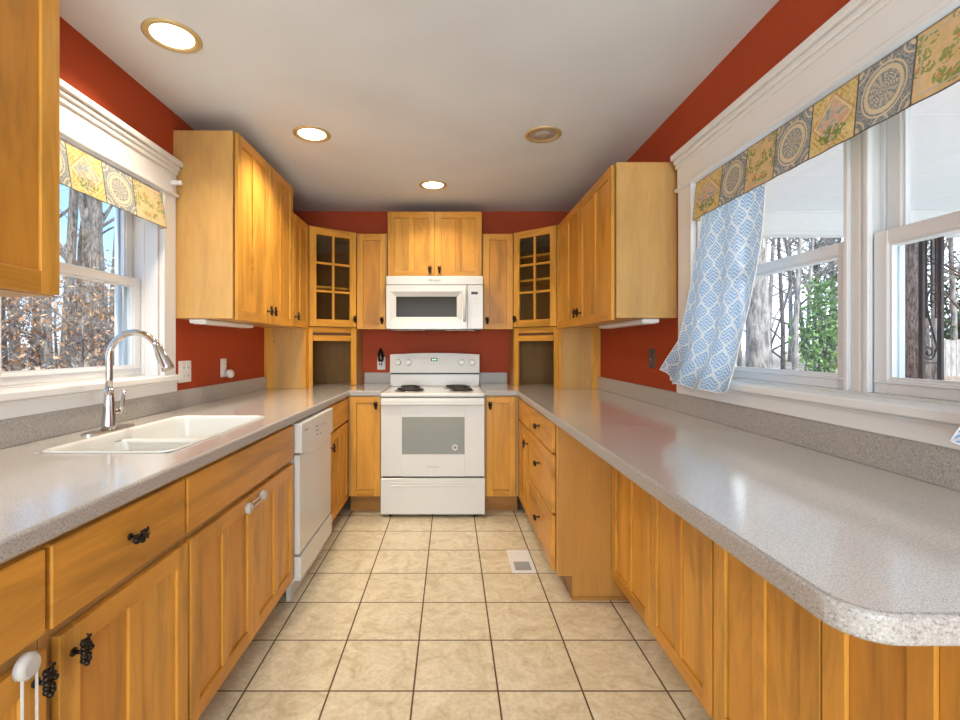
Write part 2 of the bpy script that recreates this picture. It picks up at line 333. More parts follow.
# ------------------------------------------------------------------ mesh building
class MB:
    def __init__(s): s.v = []; s.f = []; s.m = []; s.uv = None; s.mats = []; s.smooth = []
    def mi(s, mat):
        if mat not in s.mats: s.mats.append(mat)
        return s.mats.index(mat)
    def face(s, idx, mat, smooth=False, uv=None):
        s.f.append(idx); s.m.append(s.mi(mat)); s.smooth.append(smooth)
        if uv is not None:
            if s.uv is None: s.uv = {}
            s.uv[len(s.f)-1] = uv
    def box(s, x0, x1, y0, y1, z0, z1, mat, b=0.0):
        if x0 > x1: x0, x1 = x1, x0
        if y0 > y1: y0, y1 = y1, y0
        if z0 > z1: z0, z1 = z1, z0
        b = min(b, (x1-x0)*0.45, (y1-y0)*0.45, (z1-z0)*0.45)
        n = len(s.v)
        if b <= 0:
            s.v += [(x, y, z) for z in (z0, z1) for y in (y0, y1) for x in (x0, x1)]
            for q in ((0, 2, 3, 1), (4, 5, 7, 6), (0, 1, 5, 4), (2, 6, 7, 3), (0, 4, 6, 2), (1, 3, 7, 5)):
                s.face([n+i for i in q], mat)
            return
        X = (x0, x1); Y = (y0, y1); Z = (z0, z1)
        def sg(i): return 1 if i == 0 else -1
        ids = {}
        for i in (0, 1):
            for j in (0, 1):
                for k_ in (0, 1):
                    for ax in range(3):
                        p = [X[i], Y[j], Z[k_]]
                        for a2, ii in ((0, i), (1, j), (2, k_)):
                            if a2 != ax: p[a2] += b*sg(ii)
                        ids[(i, j, k_, ax)] = len(s.v); s.v.append(tuple(p))
        def add(q):
            # orient outward
            c = Vector(((x0+x1)/2, (y0+y1)/2, (z0+z1)/2))
            P = [Vector(s.v[t]) for t in q]; nrm = (P[1]-P[0]).cross(P[2]-P[0]); m_ = sum(P, Vector())/len(P)
            if nrm.dot(m_-c) < 0: q = q[::-1]
            s.face(q, mat)
        for ax in range(3):
            o = [a for a in range(3) if a != ax]
            for sd in (0, 1):
                q = []
                for (p, r_) in ((0, 0), (1, 0), (1, 1), (0, 1)):
                    t = [0, 0, 0]; t[ax] = sd; t[o[0]] = p; t[o[1]] = r_
                    q.append(ids[(*t, ax)])
                add(q)
            for p in (0, 1):
                for r_ in (0, 1):
                    t0 = [0, 0, 0]; t1 = [0, 0, 0]; t0[ax] = 0; t1[ax] = 1
                    for t in (t0, t1): t[o[0]] = p; t[o[1]] = r_
                    add([ids[(*t0, o[0])], ids[(*t1, o[0])], ids[(*t1, o[1])], ids[(*t0, o[1])]])
        for i in (0, 1):
            for j in (0, 1):
                for k_ in (0, 1): add([ids[(i, j, k_, a)] for a in range(3)])
    def prism(s, pts, z0, z1, mat, smooth=False):
        n = len(s.v); k_ = len(pts)
        ar = sum(pts[i][0]*pts[(i+1) % k_][1]-pts[(i+1) % k_][0]*pts[i][1] for i in range(k_))
        if ar < 0: pts = pts[::-1]
        s.v += [(x, y, z0) for x, y in pts] + [(x, y, z1) for x, y in pts]
        s.face(list(range(n+k_-1, n-1, -1)), mat); s.face(list(range(n+k_, n+2*k_)), mat)
        for i in range(k_):
            j = (i+1) % k_; s.face([n+i, n+j, n+k_+j, n+k_+i], mat, smooth)
    def lathe(s, prof, c, mat, n=24, axis='z', smooth=True, caps=True):
        # prof: list of (r, h)
        b = len(s.v)
        def P(r, h, a):
            x, y = r*math.cos(a), r*math.sin(a)
            if axis == 'z': return (c[0]+x, c[1]+y, c[2]+h)
            if axis == 'y': return (c[0]+x, c[1]+h, c[2]+y)
            return (c[0]+h, c[1]+x, c[2]+y)
        for r, h in prof:
            for i in range(n): s.v.append(P(r, h, 2*math.pi*i/n))
        for j in range(len(prof)-1):
            for i in range(n):
                k_ = (i+1) % n; s.face([b+j*n+i, b+j*n+k_, b+(j+1)*n+k_, b+(j+1)*n+i], mat, smooth)
        if caps:
            s.face([b+i for i in range(n)][::-1], mat); s.face([b+(len(prof)-1)*n+i for i in range(n)], mat)
    def tube(s, pts, rad, mat, n=8, smooth=True):
        pts = [Vector(p) for p in pts]
        if isinstance(rad, (int, float)): rad = [rad]*len(pts)
        b = len(s.v); up = None
        for i, p in enumerate(pts):
            t = (pts[min(i+1, len(pts)-1)]-pts[max(i-1, 0)]).normalized()
            if up is None: up = Vector((0, 0, 1)) if abs(t.z) < 0.9 else Vector((1, 0, 0))
            a = t.cross(up).normalized(); bb = a.cross(t).normalized(); up = bb
            for j in range(n):
                an = 2*math.pi*j/n; s.v.append(tuple(p+(a*math.cos(an)+bb*math.sin(an))*rad[i]))
        for i in range(len(pts)-1):
            for j in range(n):
                k_ = (j+1) % n; s.face([b+i*n+j, b+i*n+k_, b+(i+1)*n+k_, b+(i+1)*n+j], mat, smooth)
        s.face([b+j for j in range(n)][::-1], mat); s.face([b+(len(pts)-1)*n+j for j in range(n)], mat)
    def ball(s, c, r, mat, n=8, m_=6, sc=(1, 1, 1)):
        b = len(s.v)
        for j in range(1, m_):
            th = math.pi*j/m_
            for i in range(n):
                a = 2*math.pi*i/n; s.v.append((c[0]+r*sc[0]*math.sin(th)*math.cos(a), c[1]+r*sc[1]*math.sin(th)*math.sin(a), c[2]+r*sc[2]*math.cos(th)))
        t = len(s.v); s.v.append((c[0], c[1], c[2]+r*sc[2])); s.v.append((c[0], c[1], c[2]-r*sc[2]))
        for i in range(n):
            k_ = (i+1) % n; s.face([t, b+i, b+k_], mat, True); s.face([t+1, b+(m_-2)*n+k_, b+(m_-2)*n+i], mat, True)
            for j in range(m_-2): s.face([b+j*n+i, b+(j+1)*n+i, b+(j+1)*n+k_, b+j*n+k_], mat, True)
    def cells(s, A, B, inc, c0, c1, mp, mat):
        # grid slab: cells (i,j) of A x B where inc(a,b) is true, thickness c0..c1; mp(a,b,c)->xyz
        ids = {}
        def vid(i, j, k_):
            if (i, j, k_) not in ids: ids[(i, j, k_)] = len(s.v); s.v.append(mp(A[i], B[j], (c0, c1)[k_]))
            return ids[(i, j, k_)]
        I = {(i, j): inc((A[i]+A[i+1])/2, (B[j]+B[j+1])/2) for i in range(len(A)-1) for j in range(len(B)-1)}
        for (i, j), ok in I.items():
            if not ok: continue
            s.face([vid(i, j, 1), vid(i+1, j, 1), vid(i+1, j+1, 1), vid(i, j+1, 1)], mat)
            s.face([vid(i, j, 0), vid(i, j+1, 0), vid(i+1, j+1, 0), vid(i+1, j, 0)], mat)
            for di, dj, e0, e1 in ((-1, 0, (i, j+1), (i, j)), (1, 0, (i+1, j), (i+1, j+1)), (0, -1, (i, j), (i+1, j)), (0, 1, (i+1, j+1), (i, j+1))):
                if not I.get((i+di, j+dj), False):
                    s.face([vid(*e0, 0), vid(*e1, 0), vid(*e1, 1), vid(*e0, 1)], mat)
    def build(s, name, parent=None, xf=None, bevel=0, fixn=False):
        me = bpy.data.meshes.new(name)
        v = s.v if xf is None else [tuple(xf @ Vector(p)) for p in s.v]
        me.from_pydata(v, [], s.f)
        for mt in s.mats: me.materials.append(M[mt] if isinstance(mt, str) else mt)
        me.polygons.foreach_set('material_index', s.m); me.polygons.foreach_set('use_smooth', s.smooth)
        if s.uv:
            ul = me.uv_layers.new(name='UVMap')
            for p in me.polygons:
                if p.index in s.uv:
                    for li, c in zip(p.loop_indices, s.uv[p.index]): ul.data[li].uv = c
        me.update()
        if fixn:
            import bmesh
            b = bmesh.new(); b.from_mesh(me); bmesh.ops.recalc_face_normals(b, faces=b.faces); b.to_mesh(me); b.free()
        o = bpy.data.objects.new(name, me); COL.objects.link(o)
        if parent: o.parent = parent
        if bevel:
            md = o.modifiers.new('edge', 'BEVEL'); md.width = bevel; md.segments = 3; md.limit_method = 'ANGLE'; md.angle_limit = R(50)
        return o
def tag(o, label=None, cat=None, group=None, kind=None):
    if label: o['label'] = label
    if cat: o['category'] = cat
    if group: o['group'] = group
    if kind: o['kind'] = kind
    return o
def thing(name, label, cat, loc=(0, 0, 0), rz=0, group=None, kind=None):
    o = bpy.data.objects.new(name, None); o.empty_display_size = 0.05; o.location = loc; o.rotation_euler = (0, 0, rz); COL.objects.link(o)
    return tag(o, label, cat, group, kind)
def box_obj(name, b, mat, parent=None, bev=0.0):
    m = MB(); m.box(*b, mat, bev); return m.build(name, parent)
def copy_tree(o, parent=None):
    c = o.copy(); COL.objects.link(c); c.parent = parent
    for ch in list(o.children): copy_tree(ch, c)
    return c

# ------------------------------------------------------------------ room shell
LW, RW, BW, CZ, REAR = -1.43, 1.145, 4.25, 2.44, -2.8
WT = 0.18
LWIN = (1.49, 2.33); RWIN = (0.62, 2.22); WZ = (1.085, 2.0)
m = MB(); m.box(LW-WT, RW+WT, REAR-0.15, BW+0.15, -0.12, 0.0, 'tile'); tag(m.build('floor'), kind='structure')
m = MB(); m.box(LW-WT, RW+WT, REAR-0.15, BW+0.15, CZ, CZ+0.15, 'ceil'); tag(m.build('ceiling'), kind='structure')
m = MB(); m.box(LW-WT, RW+WT, BW, BW+0.15, 0, CZ, 'red'); tag(m.build('wall_back'), kind='structure')
def side_wall(name, x0, x1, win):
    m = MB(); m.cells([-0.7, win[0], win[1], BW], [0, WZ[0], WZ[1], CZ], lambda a, b: not (win[0] < a < win[1] and WZ[0] < b < WZ[1]), x0, x1, lambda a, b, c: (c, a, b), 'red')
    return tag(m.build(name, fixn=True), kind='structure')
side_wall('wall_left', LW-WT, LW, LWIN); side_wall('wall_right', RW, RW+WT, RWIN)
m = MB(); m.cells([LW-WT, -1.2, 0.9, RW+WT], [0, 0.4, 2.3, CZ], lambda a, b: not (-1.2 < a < 0.9 and 0.4 < b < 2.3), REAR-0.15, REAR, lambda a, b, c: (a, c, b), 'ceil')
tag(m.build('wall_rear', fixn=True), kind='structure')
for nm, xa, xb in (('wall_rear_left', LW-WT, LW), ('wall_rear_right', RW, RW+WT)):
    m = MB(); m.box(xa, xb, REAR, -0.7, 0, CZ, 'ceil'); tag(m.build(nm), kind='structure')

# ------------------------------------------------------------------ windows
def window(name, sgn, W0, spans, opening, cas, sw1=0.035, sw2=0.055):
    y0, y1 = opening; z0, z1 = WZ
    X = lambda d: sgn*(W0+d)
    root = thing(name, None, None, (X(0), (y0+y1)/2, z0), kind='structure')
    inv = Matrix.Translation((X(0), (y0+y1)/2, z0)).inverted()
    def part(nm, fn, parent=root, mat_over=None):
        mm = MB(); fn(mm)
        o = mm.build(nm, parent, xf=inv, fixn=False)
        return o
    def jamb(mm):
        t = 0.012
        mm.box(X(0), X(WT), y0, y0+t, z0, z1, 'white'); mm.box(X(0), X(WT), y1-t, y1, z0, z1, 'white')
        mm.box(X(0), X(WT), y0+t, y1-t, z1-t, z1, 'white'); mm.box(X(0.06), X(WT), y0+t, y1-t, z0, z0+t, 'white')
        for ya, yb in spans:     # vinyl tracks and parting beads
            for yy, s in ((ya, 1), (yb, -1)):
                mm.box(X(0.062), X(0.078), yy, yy+s*0.016, z0+t, z1-t, 'vinyl', 0.002)
                mm.box(X(0.112), X(0.118), yy, yy+s*0.014, z0+t, z1-t, 'vinyl', 0.001)
                mm.box(X(0.148), X(0.160), yy, yy+s*sw1, z0+t, z1-t, 'screenframe', 0.002)
                mm.box(X(0.160), X(WT), yy, yy+s*sw2, z0+t, z1-t, 'screenframe', 0.002)
            mm.box(X(0.160), X(WT), ya, yb, 1.535, 1.555, 'screenframe', 0.002)
    part('window_frame', jamb)
    def casing(mm):
        c = cas
        for a, b in ((y0-c, y0), (y1, y1+c)):
            mm.box(X(-0.02), X(0), a, b, z0, z1, 'white', 0.002)
            e0, e1 = (b-0.012, b-0.002) if a < y0 else (a+0.002, a+0.012)
            mm.box(X(-0.026), X(-0.018), e0, e1, z0, z1, 'white', 0.002)
        mm.box(X(-0.024), X(0), y0-c, y1+c, z1, 2.115, 'white', 0.002)
        mm.box(X(-0.036), X(0), y0-c-0.006, y1+c+0.006, z1-0.006, z1+0.012, 'white', 0.004)
        mm.box(X(-0.034), X(0), y0-c-0.001, y1+c+0.001, 2.108, 2.128, 'white', 0.003)
        mm.box(X(-0.044), X(0), y0-c-0.002, y1+c+0.002, 2.128, 2.150, 'white', 0.005)
        mm.box(X(-0.056), X(0), y0-c-0.006, y1+c+0.006, 2.150, 2.177, 'white', 0.003)
    part('window_casing', casing)
    part('window_sill', lambda mm: (mm.box(X(-0.062), X(0.062), y0-cas-0.0, y1+cas+0.0, z0-0.022, z0+0.005, 'white', 0.004),
                                    mm.box(X(-0.030), X(0), y0-cas+0.004, y1+cas-0.004, 1.003, z0-0.022, 'white', 0.003),
                                    mm.box(X(-0.040), X(0), y0-cas+0.004, y1+cas-0.004, z0-0.036, z0-0.022, 'white', 0.005)))
    if len(spans) > 1:
        a, b = spans[0][1], spans[1][0]
        part('mullion', lambda mm: (mm.box(X(0.072), X(WT), a, b, z0+0.004, z1-0.012, 'white', 0.003), mm.box(X(0.068), X(0.0725), a+0.018, b-0.018, z0+0.004, z1-0.012, 'white', 0.001)))
    for ya, yb in spans:
        ya += 0.014; yb -= 0.014
        for nm, d0, za, zb, br, tr in (('lower_sash', 0.080, z0+0.012, 1.560, 0.042, 0.038), ('upper_sash', 0.118, 1.520, z1-0.014, 0.038, 0.04)):
            sw = 0.045
            def sash(mm):
                mm.box(X(d0), X(d0+0.03), ya, ya+sw, za, zb, 'vinyl', 0.003); mm.box(X(d0), X(d0+0.03), yb-sw, yb, za, zb, 'vinyl', 0.003)
                mm.box(X(d0), X(d0+0.03), ya+sw, yb-sw, za, za+br, 'vinyl', 0.003); mm.box(X(d0), X(d0+0.03), ya+sw, yb-sw, zb-tr, zb, 'vinyl', 0.003)
                # glazing bead
                g = 0.007; a, b, c, d = ya+sw, yb-sw, za+br, zb-tr
                mm.box(X(d0+0.006), X(d0+0.02), a, a+g, c, d, 'vinyl'); mm.box(X(d0+0.006), X(d0+0.02), b-g, b, c, d, 'vinyl')
                mm.box(X(d0+0.006), X(d0+0.02), a+g, b-g, c, c+g, 'vinyl'); mm.box(X(d0+0.006), X(d0+0.02), a+g, b-g, d-g, d, 'vinyl')
                if nm == 'lower_sash':
                    mm.box(X(d0-0.006), X(d0), ya+0.004, yb-0.004, za+br-0.012, za+br-0.006, 'vinyl', 0.002)
            so = part(nm, sash)
            part('pane', lambda mm: mm.box(X(d0+0.012), X(d0+0.016), ya+sw, yb-sw, za+br, zb-tr, 'glass'), so)
    return root
w1 = window('window_1', -1, 1.43, [LWIN], LWIN, 0.11)
w2 = window('window_2', 1, 1.145, [(0.62, 1.395), (1.45, 2.22)], RWIN, 0.14, 0.006, 0.008)

# ------------------------------------------------------------------ cabinet kit
def grape_handle_mesh():
    rnd = random.Random(4); mm = MB()
    mm.tube([(0, 0, 0), (0, -0.022, 0)], 0.0045, 'bronze', 8); mm.lathe([(0.010, 0), (0.010, -0.003), (0.006, -0.004)], (0, 0, 0), 'bronze', 10, 'y')
    rows = [(0.024, 2), (0.014, 3), (0.003, 3), (-0.008, 2), (-0.018, 2), (-0.027, 1)]
    for z, n in rows:
        for i in range(n):
            mm.ball(((i-(n-1)/2)*0.0115+rnd.uniform(-.001, .001), -0.025-rnd.uniform(0, 0.006), z+rnd.uniform(-.002, .002)), 0.0068, 'bronze', 8, 5)
    mm.tube([(0, -0.026, 0.024), (0.006, -0.028, 0.034), (0.004, -0.026, 0.040)], 0.002, 'bronze', 5)
    for sx in (-1, 1): mm.ball((sx*0.010, -0.027, 0.031), 0.008, 'bronze', 8, 5, (1, 0.3, 0.6))
    return mm
HM = grape_handle_mesh().build('handle'); HMESH = HM.data; bpy.data.objects.remove(HM)
def handle(parent, x, z, rot=0, y=-0.022):
    o = bpy.data.objects.new('handle', HMESH); COL.objects.link(o); o.parent = parent
    o.location = (x, y, z); o.rotation_euler = (0, rot, 0); o.scale = (0.88, 0.95, 0.86); return o
rd = random.Random(11)
def shaker(parent, x0, x1, z0, z1, center=True, st=0.052, hx=None, hz=None, glass=False, name='door'):
    mm = MB(); f0, f1 = -0.022, -0.0045; b = 0.0012
    ms = lambda: rd.choice(['wood', 'wood', 'wood_l', 'wood_d'])
    mm.box(x0, x0+st, f0, f1, z0, z1, rd.choice(['wood', 'wood_l']), b); mm.box(x1-st, x1, f0, f1, z0, z1, rd.choice(['wood', 'wood_l']), b)
    mm.box(x0+st, x1-st, f0, f1, z1-st, z1, 'wood_h', b); mm.box(x0+st, x1-st, f0, f1, z0, z0+st, 'wood_h', b)
    a, c = x0+st, x1-st
    if glass:
        xm = (a+c)/2; w = 0.009
        mm.box(xm-w, xm+w, f0+0.003, f1, z0+st, z1-st, 'wood', b)
        for i in (1, 2):
            zz = z0+st+(z1-z0-2*st)*i/3
            mm.box(a, c, f0+0.003, f1, zz-w, zz+w, 'wood_h', b)
        d = mm.build(name, parent)
        box_obj('pane', (a, c, -0.011, -0.008, z0+st, z1-st), 'cabglass', d)
    else:
        pf = f0+0.008
        if center and (c-a) > 0.12:
            xm = (a+c)/2; w = 0.024
            mm.box(xm-w, xm+w, f0+0.001, f1, z0+st, z1-st, ms(), b)
            gv = 0.0018; mm.box(a, c, f1-0.004, f1, z0+st, z1-st, 'toe')
            for pa, pb in ((a, xm-w), (xm+w, c)): mm.box(pa+gv, pb-gv, pf, f1-0.004, z0+st+gv, z1-st-gv, ms())
        else: gv = 0.0018; mm.box(a, c, f1-0.004, f1, z0+st, z1-st, 'toe'); mm.box(a+gv, c-gv, pf, f1-0.004, z0+st+gv, z1-st-gv, ms())
        d = mm.build(name, parent)
    if hx is not None: handle(d, hx, hz)
    return d
def drawer(parent, x0, x1, z0, z1, hx=None, hz=None, horiz=True, name='drawer'):
    mm = MB(); mm.box(x0, x1, -0.022, -0.0015, z0, z1, 'wood_h', 0.003)
    d = mm.build(name, parent)
    if hx is not None: handle(d, hx, hz, R(90) if horiz else 0)
    return d
def cab(label, loc, rz, w, z0, z1, depth, group=None, toe=True, name='base_cabinet', sidemat='side'):
    r = thing(name, label, 'cabinet', (loc[0], loc[1], 0), rz, group)
    mm = MB(); mm.box(0, w, 0.0, depth, z0, z1, sidemat, 0.001); 
    # face frame edge
    o = mm.build('body', r)
    if toe: box_obj('toe_kick', (0, w, 0.07, depth, 0.0, z0), 'toe', r)
    return r

LF, RF, BF = -0.775, 0.520, 3.51        # cabinet face planes
LR, RR = R(90), R(-90)
CT = 0.91; CB = 0.868
# left run, near to far
c = cab('maple base cabinet nearest the camera with long white child latch', (LF, 0.30), LR, 0.592, 0.11, CB, 0.63)
drawer(c, 0.006, 0.586, 0.695, 0.855)
d1 = shaker(c, 0.006, 0.586, 0.12, 0.668, hx=0.562, hz=0.622)
c = cab('maple base cabinet with one drawer and one door, before the sink cabinet', (LF, 0.894), LR, 0.460, 0.11, CB, 0.63)
drawer(c, 0.004, 0.455, 0.695, 0.855, hx=0.222, hz=0.785)
shaker(c, 0.022, 0.470, 0.12, 0.672, hx=0.055, hz=0.622)
c = cab('maple sink base cabinet with false drawer front and white strap latch', (LF, 1.356), LR, 0.932, 0.11, CB, 0.63)
bpy.data.objects.remove(c.children[0])
mm = MB(); mm.cells([0, 0.045, 0.855, 0.932], [0, 0.035, 0.53, 0.63], lambda a, b: not (0.045 < a < 0.855 and 0.035 < b < 0.53), 0.11, CB, lambda a, b, c_: (a, b, c_), 'side'); mm.build('body', c, fixn=True)
drawer(c, 0.006, 0.926, 0.695, 0.855, name='false_drawer_front')
shaker(c, 0.022, 0.464, 0.12, 0.672); shaker(c, 0.468, 0.926, 0.12, 0.672)
SINKCAB = c
c = cab('small maple base cabinet between the dishwasher and the back corner', (LF, 2.925), LR, 0.585, 0.11, CB, 0.63)
drawer(c, 0.008, 0.565, 0.695, 0.855); shaker(c, 0.008, 0.565, 0.12, 0.680, hx=0.040, hz=0.60)
# back run
c = cab('narrow maple base cabinet immediately left of the stove', (-0.756, BF), 0, 0.245, 0.13, CB, 0.70, 'narrow cabinets beside the stove')
shaker(c, 0.018, 0.236, 0.135, 0.862, hx=0.208, hz=0.80, center=False, st=0.045)
c = cab('narrow maple base cabinet immediately right of the stove', (0.250, BF), 0, 0.248, 0.13, CB, 0.70, 'narrow cabinets beside the stove')
shaker(c, 0.012, 0.222, 0.135, 0.862, hx=0.036, hz=0.80, center=False, st=0.045)
# right run, far to near
c = cab('maple base cabinet in the right back corner, one drawer over one door', (RF, 3.505), RR, 0.452, 0.11, CB, 0.62)
drawer(c, 0.004, 0.448, 0.700, 0.858); shaker(c, 0.004, 0.448, 0.125, 0.690, hx=0.410, hz=0.60)
c = cab('maple three-drawer base cabinet facing the dishwasher', (RF, 3.050), RR, 0.722, 0.11, CB, 0.62)
for za, zb, hz in ((0.705, 0.858, 0.785), (0.405, 0.695, 0.575), (0.125, 0.393, 0.27)): drawer(c, 0.004, 0.690, za, zb, hx=0.36, hz=hz, horiz=True)
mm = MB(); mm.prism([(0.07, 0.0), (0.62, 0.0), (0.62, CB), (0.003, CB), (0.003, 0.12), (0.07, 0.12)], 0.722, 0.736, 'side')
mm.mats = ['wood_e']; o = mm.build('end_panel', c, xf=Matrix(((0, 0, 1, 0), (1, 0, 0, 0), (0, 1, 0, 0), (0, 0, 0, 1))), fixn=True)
box_obj('base_molding', (0.736, 0.741, 0.07, 0.40, 0.0, 0.018), 'toe', c)
# peninsula cabinets under the deep right counter
PF = 0.798
c = cab('shallow maple peninsula cabinet with two doors, beside the drawer cabinet', (PF, 2.306), RR, 0.892, 0.11, CB, 0.34)
shaker(c, 0.004, 0.450, 0.122, 0.862); shaker(c, 0.456, 0.886, 0.122, 0.862)
c = cab('shallow maple peninsula cabinet under the rounded end of the right counter', (PF, 1.412), RR, 0.836, 0.11, CB, 0.34)
shaker(c, 0.004, 0.410, 0.122, 0.862, st=0.058); shaker(c, 0.416, 0.830, 0.122, 0.862, st=0.058)

# wall cabinets
UF_L, UF_R, UB = -1.125, 0.840, 3.962
def wallcab(label, loc, rz, w, z0, z1, depth, name='wall_cabinet', group=None):
    r = cab(label, loc, rz, w, z0, z1, depth, group, toe=False, name=name, sidemat='side'); return r
c = wallcab('maple wall cabinet cropped by the near end of the left window', (-1.127, 0.469), LR, 0.880, 1.372, 2.346, 0.32)
shaker(c, 0.004, 0.436, 1.376, 2.342, st=0.06, hx=0.40, hz=1.44); shaker(c, 0.444, 0.876, 1.376, 2.342, st=0.06, hx=0.48, hz=1.44)
c = wallcab('tall maple wall cabinet beside the left window with two doors', (UF_L, 2.452), LR, 0.877, 1.378, 2.346, 0.32)
shaker(c, 0.014, 0.440, 1.372, 2.342, hx=0.408, hz=1.445); shaker(c, 0.446, 0.872, 1.372, 2.342, hx=0.478, hz=1.445)
c = wallcab('short maple wall cabinet with one door stepping down from the tall one', (UF_L, 3.333), LR, 0.362, 1.378, 2.180, 0.32)
shaker(c, 0.004, 0.356, 1.374, 2.172, hx=0.036, hz=1.445)
c = wallcab('narrow maple wall cabinet to the left of the microwave', (-0.782, UB), 0, 0.250, 1.380, 2.172, 0.30, group=None)
shaker(c, 0.004, 0.240, 1.378, 2.166, center=False, hx=0.212, hz=1.445, st=0.05)
c = wallcab('maple wall cabinet above the microwave with two doors', (-0.526, UB), 0, 0.782, 1.812, 2.352, 0.30)
shaker(c, 0.003, 0.388, 1.808, 2.350, hx=0.352, hz=1.865); shaker(c, 0.393, 0.779, 1.808, 2.350, hx=0.430, hz=1.865)
c = wallcab('narrow maple wall cabinet to the right of the microwave', (0.262, UB), 0, 0.254, 1.380, 2.172, 0.30)
shaker(c, 0.006, 0.250, 1.378, 2.166, center=False, hx=0.036, hz=1.445, st=0.05)
c = wallcab('long maple wall cabinet beside the right window with two doors', (UF_R, 3.680), RR, 1.265, 1.378, 2.168, 0.32)
shaker(c, 0.006, 0.640, 1.368, 2.160, hx=0.606, hz=1.445); shaker(c, 0.646, 1.250, 1.368, 2.160, hx=0.680, hz=1.445)

def corner(side, A, B, wallx, lab1, lab2):
    # A: front end on the back run, B: front end on the side run
    if side < 0: org, end = B, A
    else: org, end = A, B
    rz = math.atan2(end[1]-org[1], end[0]-org[0]); w = math.hypot(end[0]-org[0], end[1]-org[1])
    T = Matrix.Translation((org[0], org[1], 0)) @ Matrix.Rotation(rz, 4, 'Z'); inv = T.inverted()
    by = BW-0.002; wx = wallx-side*0.002
    # --- glass cabinet
    r = thing('corner_wall_cabinet', lab1, 'cabinet', (org[0], org[1], 0), rz)
    z0, z1, t = 1.392, 2.178, 0.016
    foot = [A, (A[0], by), (wx, by), (wx, B[1]), B]
    mm = MB()
    mm.prism(foot, z0, z0+t, 'side'); mm.prism(foot, z1-t, z1, 'side')
    def pan(p, q, off, za=z0+t, zb=z1-t, mat='inner', m2=None):
        m2 = m2 or mm
        p = Vector((*p, 0)); q = Vector((*q, 0)); d = (q-p).normalized(); n = Vector((-d.y, d.x, 0))*off
        pts = [tuple(v.xy) for v in (p, q, q+n, p+n)]; m2.prism(pts, za, zb, mat)
    cx = ((A[0]+wx)/2, (B[1]+by)/2)
    def inward(p, q):
        d = (Vector(q)-Vector(p)); n = Vector((-d.y, d.x)); return 1 if n.dot(Vector(cx)-Vector(p)) > 0 else -1
    for i in range(4):
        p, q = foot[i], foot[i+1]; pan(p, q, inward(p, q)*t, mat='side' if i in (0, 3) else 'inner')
    mm.build('body', r, xf=inv, fixn=True)
    for zz in ((1.70,) if side < 0 else (1.765, 1.960)):
        sh = MB(); f2 = [(A[0]-side*-0.0, A[1]+0.02)]
        g = 0.02
        sh.prism([(A[0]+side*g, A[1]+0.012), (A[0]+side*g, by-g), (wx-side*g, by-g), (wx-side*g, B[1]+g), (B[0]+side*0.0, B[1]+0.015)], zz, zz+0.018, 'wood_l')
        sh.build('shelf', r, xf=inv, fixn=True)
    shaker(r, 0.012, w-0.012, z0+0.002, z1-0.006, glass=True, hx=(w-0.036 if side < 0 else 0.036), hz=1.455, st=0.056)
    # --- appliance garage
    r2 = thing('appliance_garage', lab2, 'cabinet', (org[0], org[1], 0), rz)
    mm = MB(); za, zb = CT+0.001, 1.388
    SY = 3.645                                        # plane of the panel across the side counter
    fx = B[0]
    for p, q, o_, mt in (((A[0], A[1]), (A[0], by), 0.016, 'side'), ((wx, SY), (fx, SY), 0.016, 'side'), ((wx, SY+0.016), (wx, by), 0.012, 'inner'), ((wx, by), (A[0], by), 0.012, 'inner')):
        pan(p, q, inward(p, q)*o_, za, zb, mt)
    # edge batten against the wall and diagonal corner post
    mm.prism([(wx, SY-0.006), (wx-side*0.07, SY-0.006), (wx-side*0.07, SY), (wx, SY)], za, zb, 'wood_l')
    mm.prism([(fx+side*0.012, SY-0.008), (fx-side*0.012, SY-0.008), (fx-side*0.012, B[1]+0.02), (fx+side*0.012, B[1]+0.02)], za, zb, 'wood')
    mm.build('body', r2, xf=inv, fixn=True)
    st = 0.046
    fr = MB(); fr.box(0, st, -0.002, 0.018, za, zb, 'wood', 0.001); fr.box(w-st, w, -0.002, 0.018, za, zb, 'wood', 0.001)
    fr.box(st, w-st, -0.002, 0.018, 1.345, zb, 'wood_h', 0.001)
    fr.build('face_frame', r2)
    tb = MB(); tb.box(st, w-st, -0.010, 0.010, 1.278, 1.322, 'wood_h', 0.003); tb.box(st, w-st, 0.004, 0.014, 1.322, 1.345, 'dark_gap')
    tb.build('tambour_door', r2)
    return r, r2
corner(-1, (-0.788, 3.962), (-1.122, 3.708), LW, 'maple corner wall cabinet with glazed door, between the tall left cabinets and microwave', 'open maple appliance garage under the left glazed corner cabinet')
corner(1, (0.522, 3.962), (0.838, 3.690), RW, 'maple corner wall cabinet with glazed door showing two shelves, right of the microwave', 'open maple appliance garage under the right glazed corner cabinet')

# ------------------------------------------------------------------ countertops
m = MB()
SX0, SX1, SY0, SY1 = -1.250, -0.855, 1.440, 2.190
m.cells([LW+0.001, SX0, SX1, -0.742, -0.508], [-0.5, SY0, SY1, 3.49, BW-0.001],
        lambda a, b: (a < -0.742 or b > 3.49) and not (SX0 < a < SX1 and SY0 < b < SY1), CB+0.002, CT, lambda a, b, c: (a, b, c), 'counter')
ct = m.build('countertop', bevel=0.008, fixn=True)
tag(ct, 'speckled grey countertop around the white sink, left of the stove', 'countertop')
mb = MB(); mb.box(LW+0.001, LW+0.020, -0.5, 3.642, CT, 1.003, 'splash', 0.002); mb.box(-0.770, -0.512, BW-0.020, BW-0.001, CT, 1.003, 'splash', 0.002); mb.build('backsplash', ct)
m = MB(); r_ = 0.062; X0, Y0 = 0.481, 0.567
pts = [(0.246, BW-0.001), (0.246, 3.49), (X0, 3.49)]
pts += [(X0+r_-r_*math.cos(a), Y0+r_-r_*math.sin(a)) for a in [R(90)*i/24 for i in range(25)]]
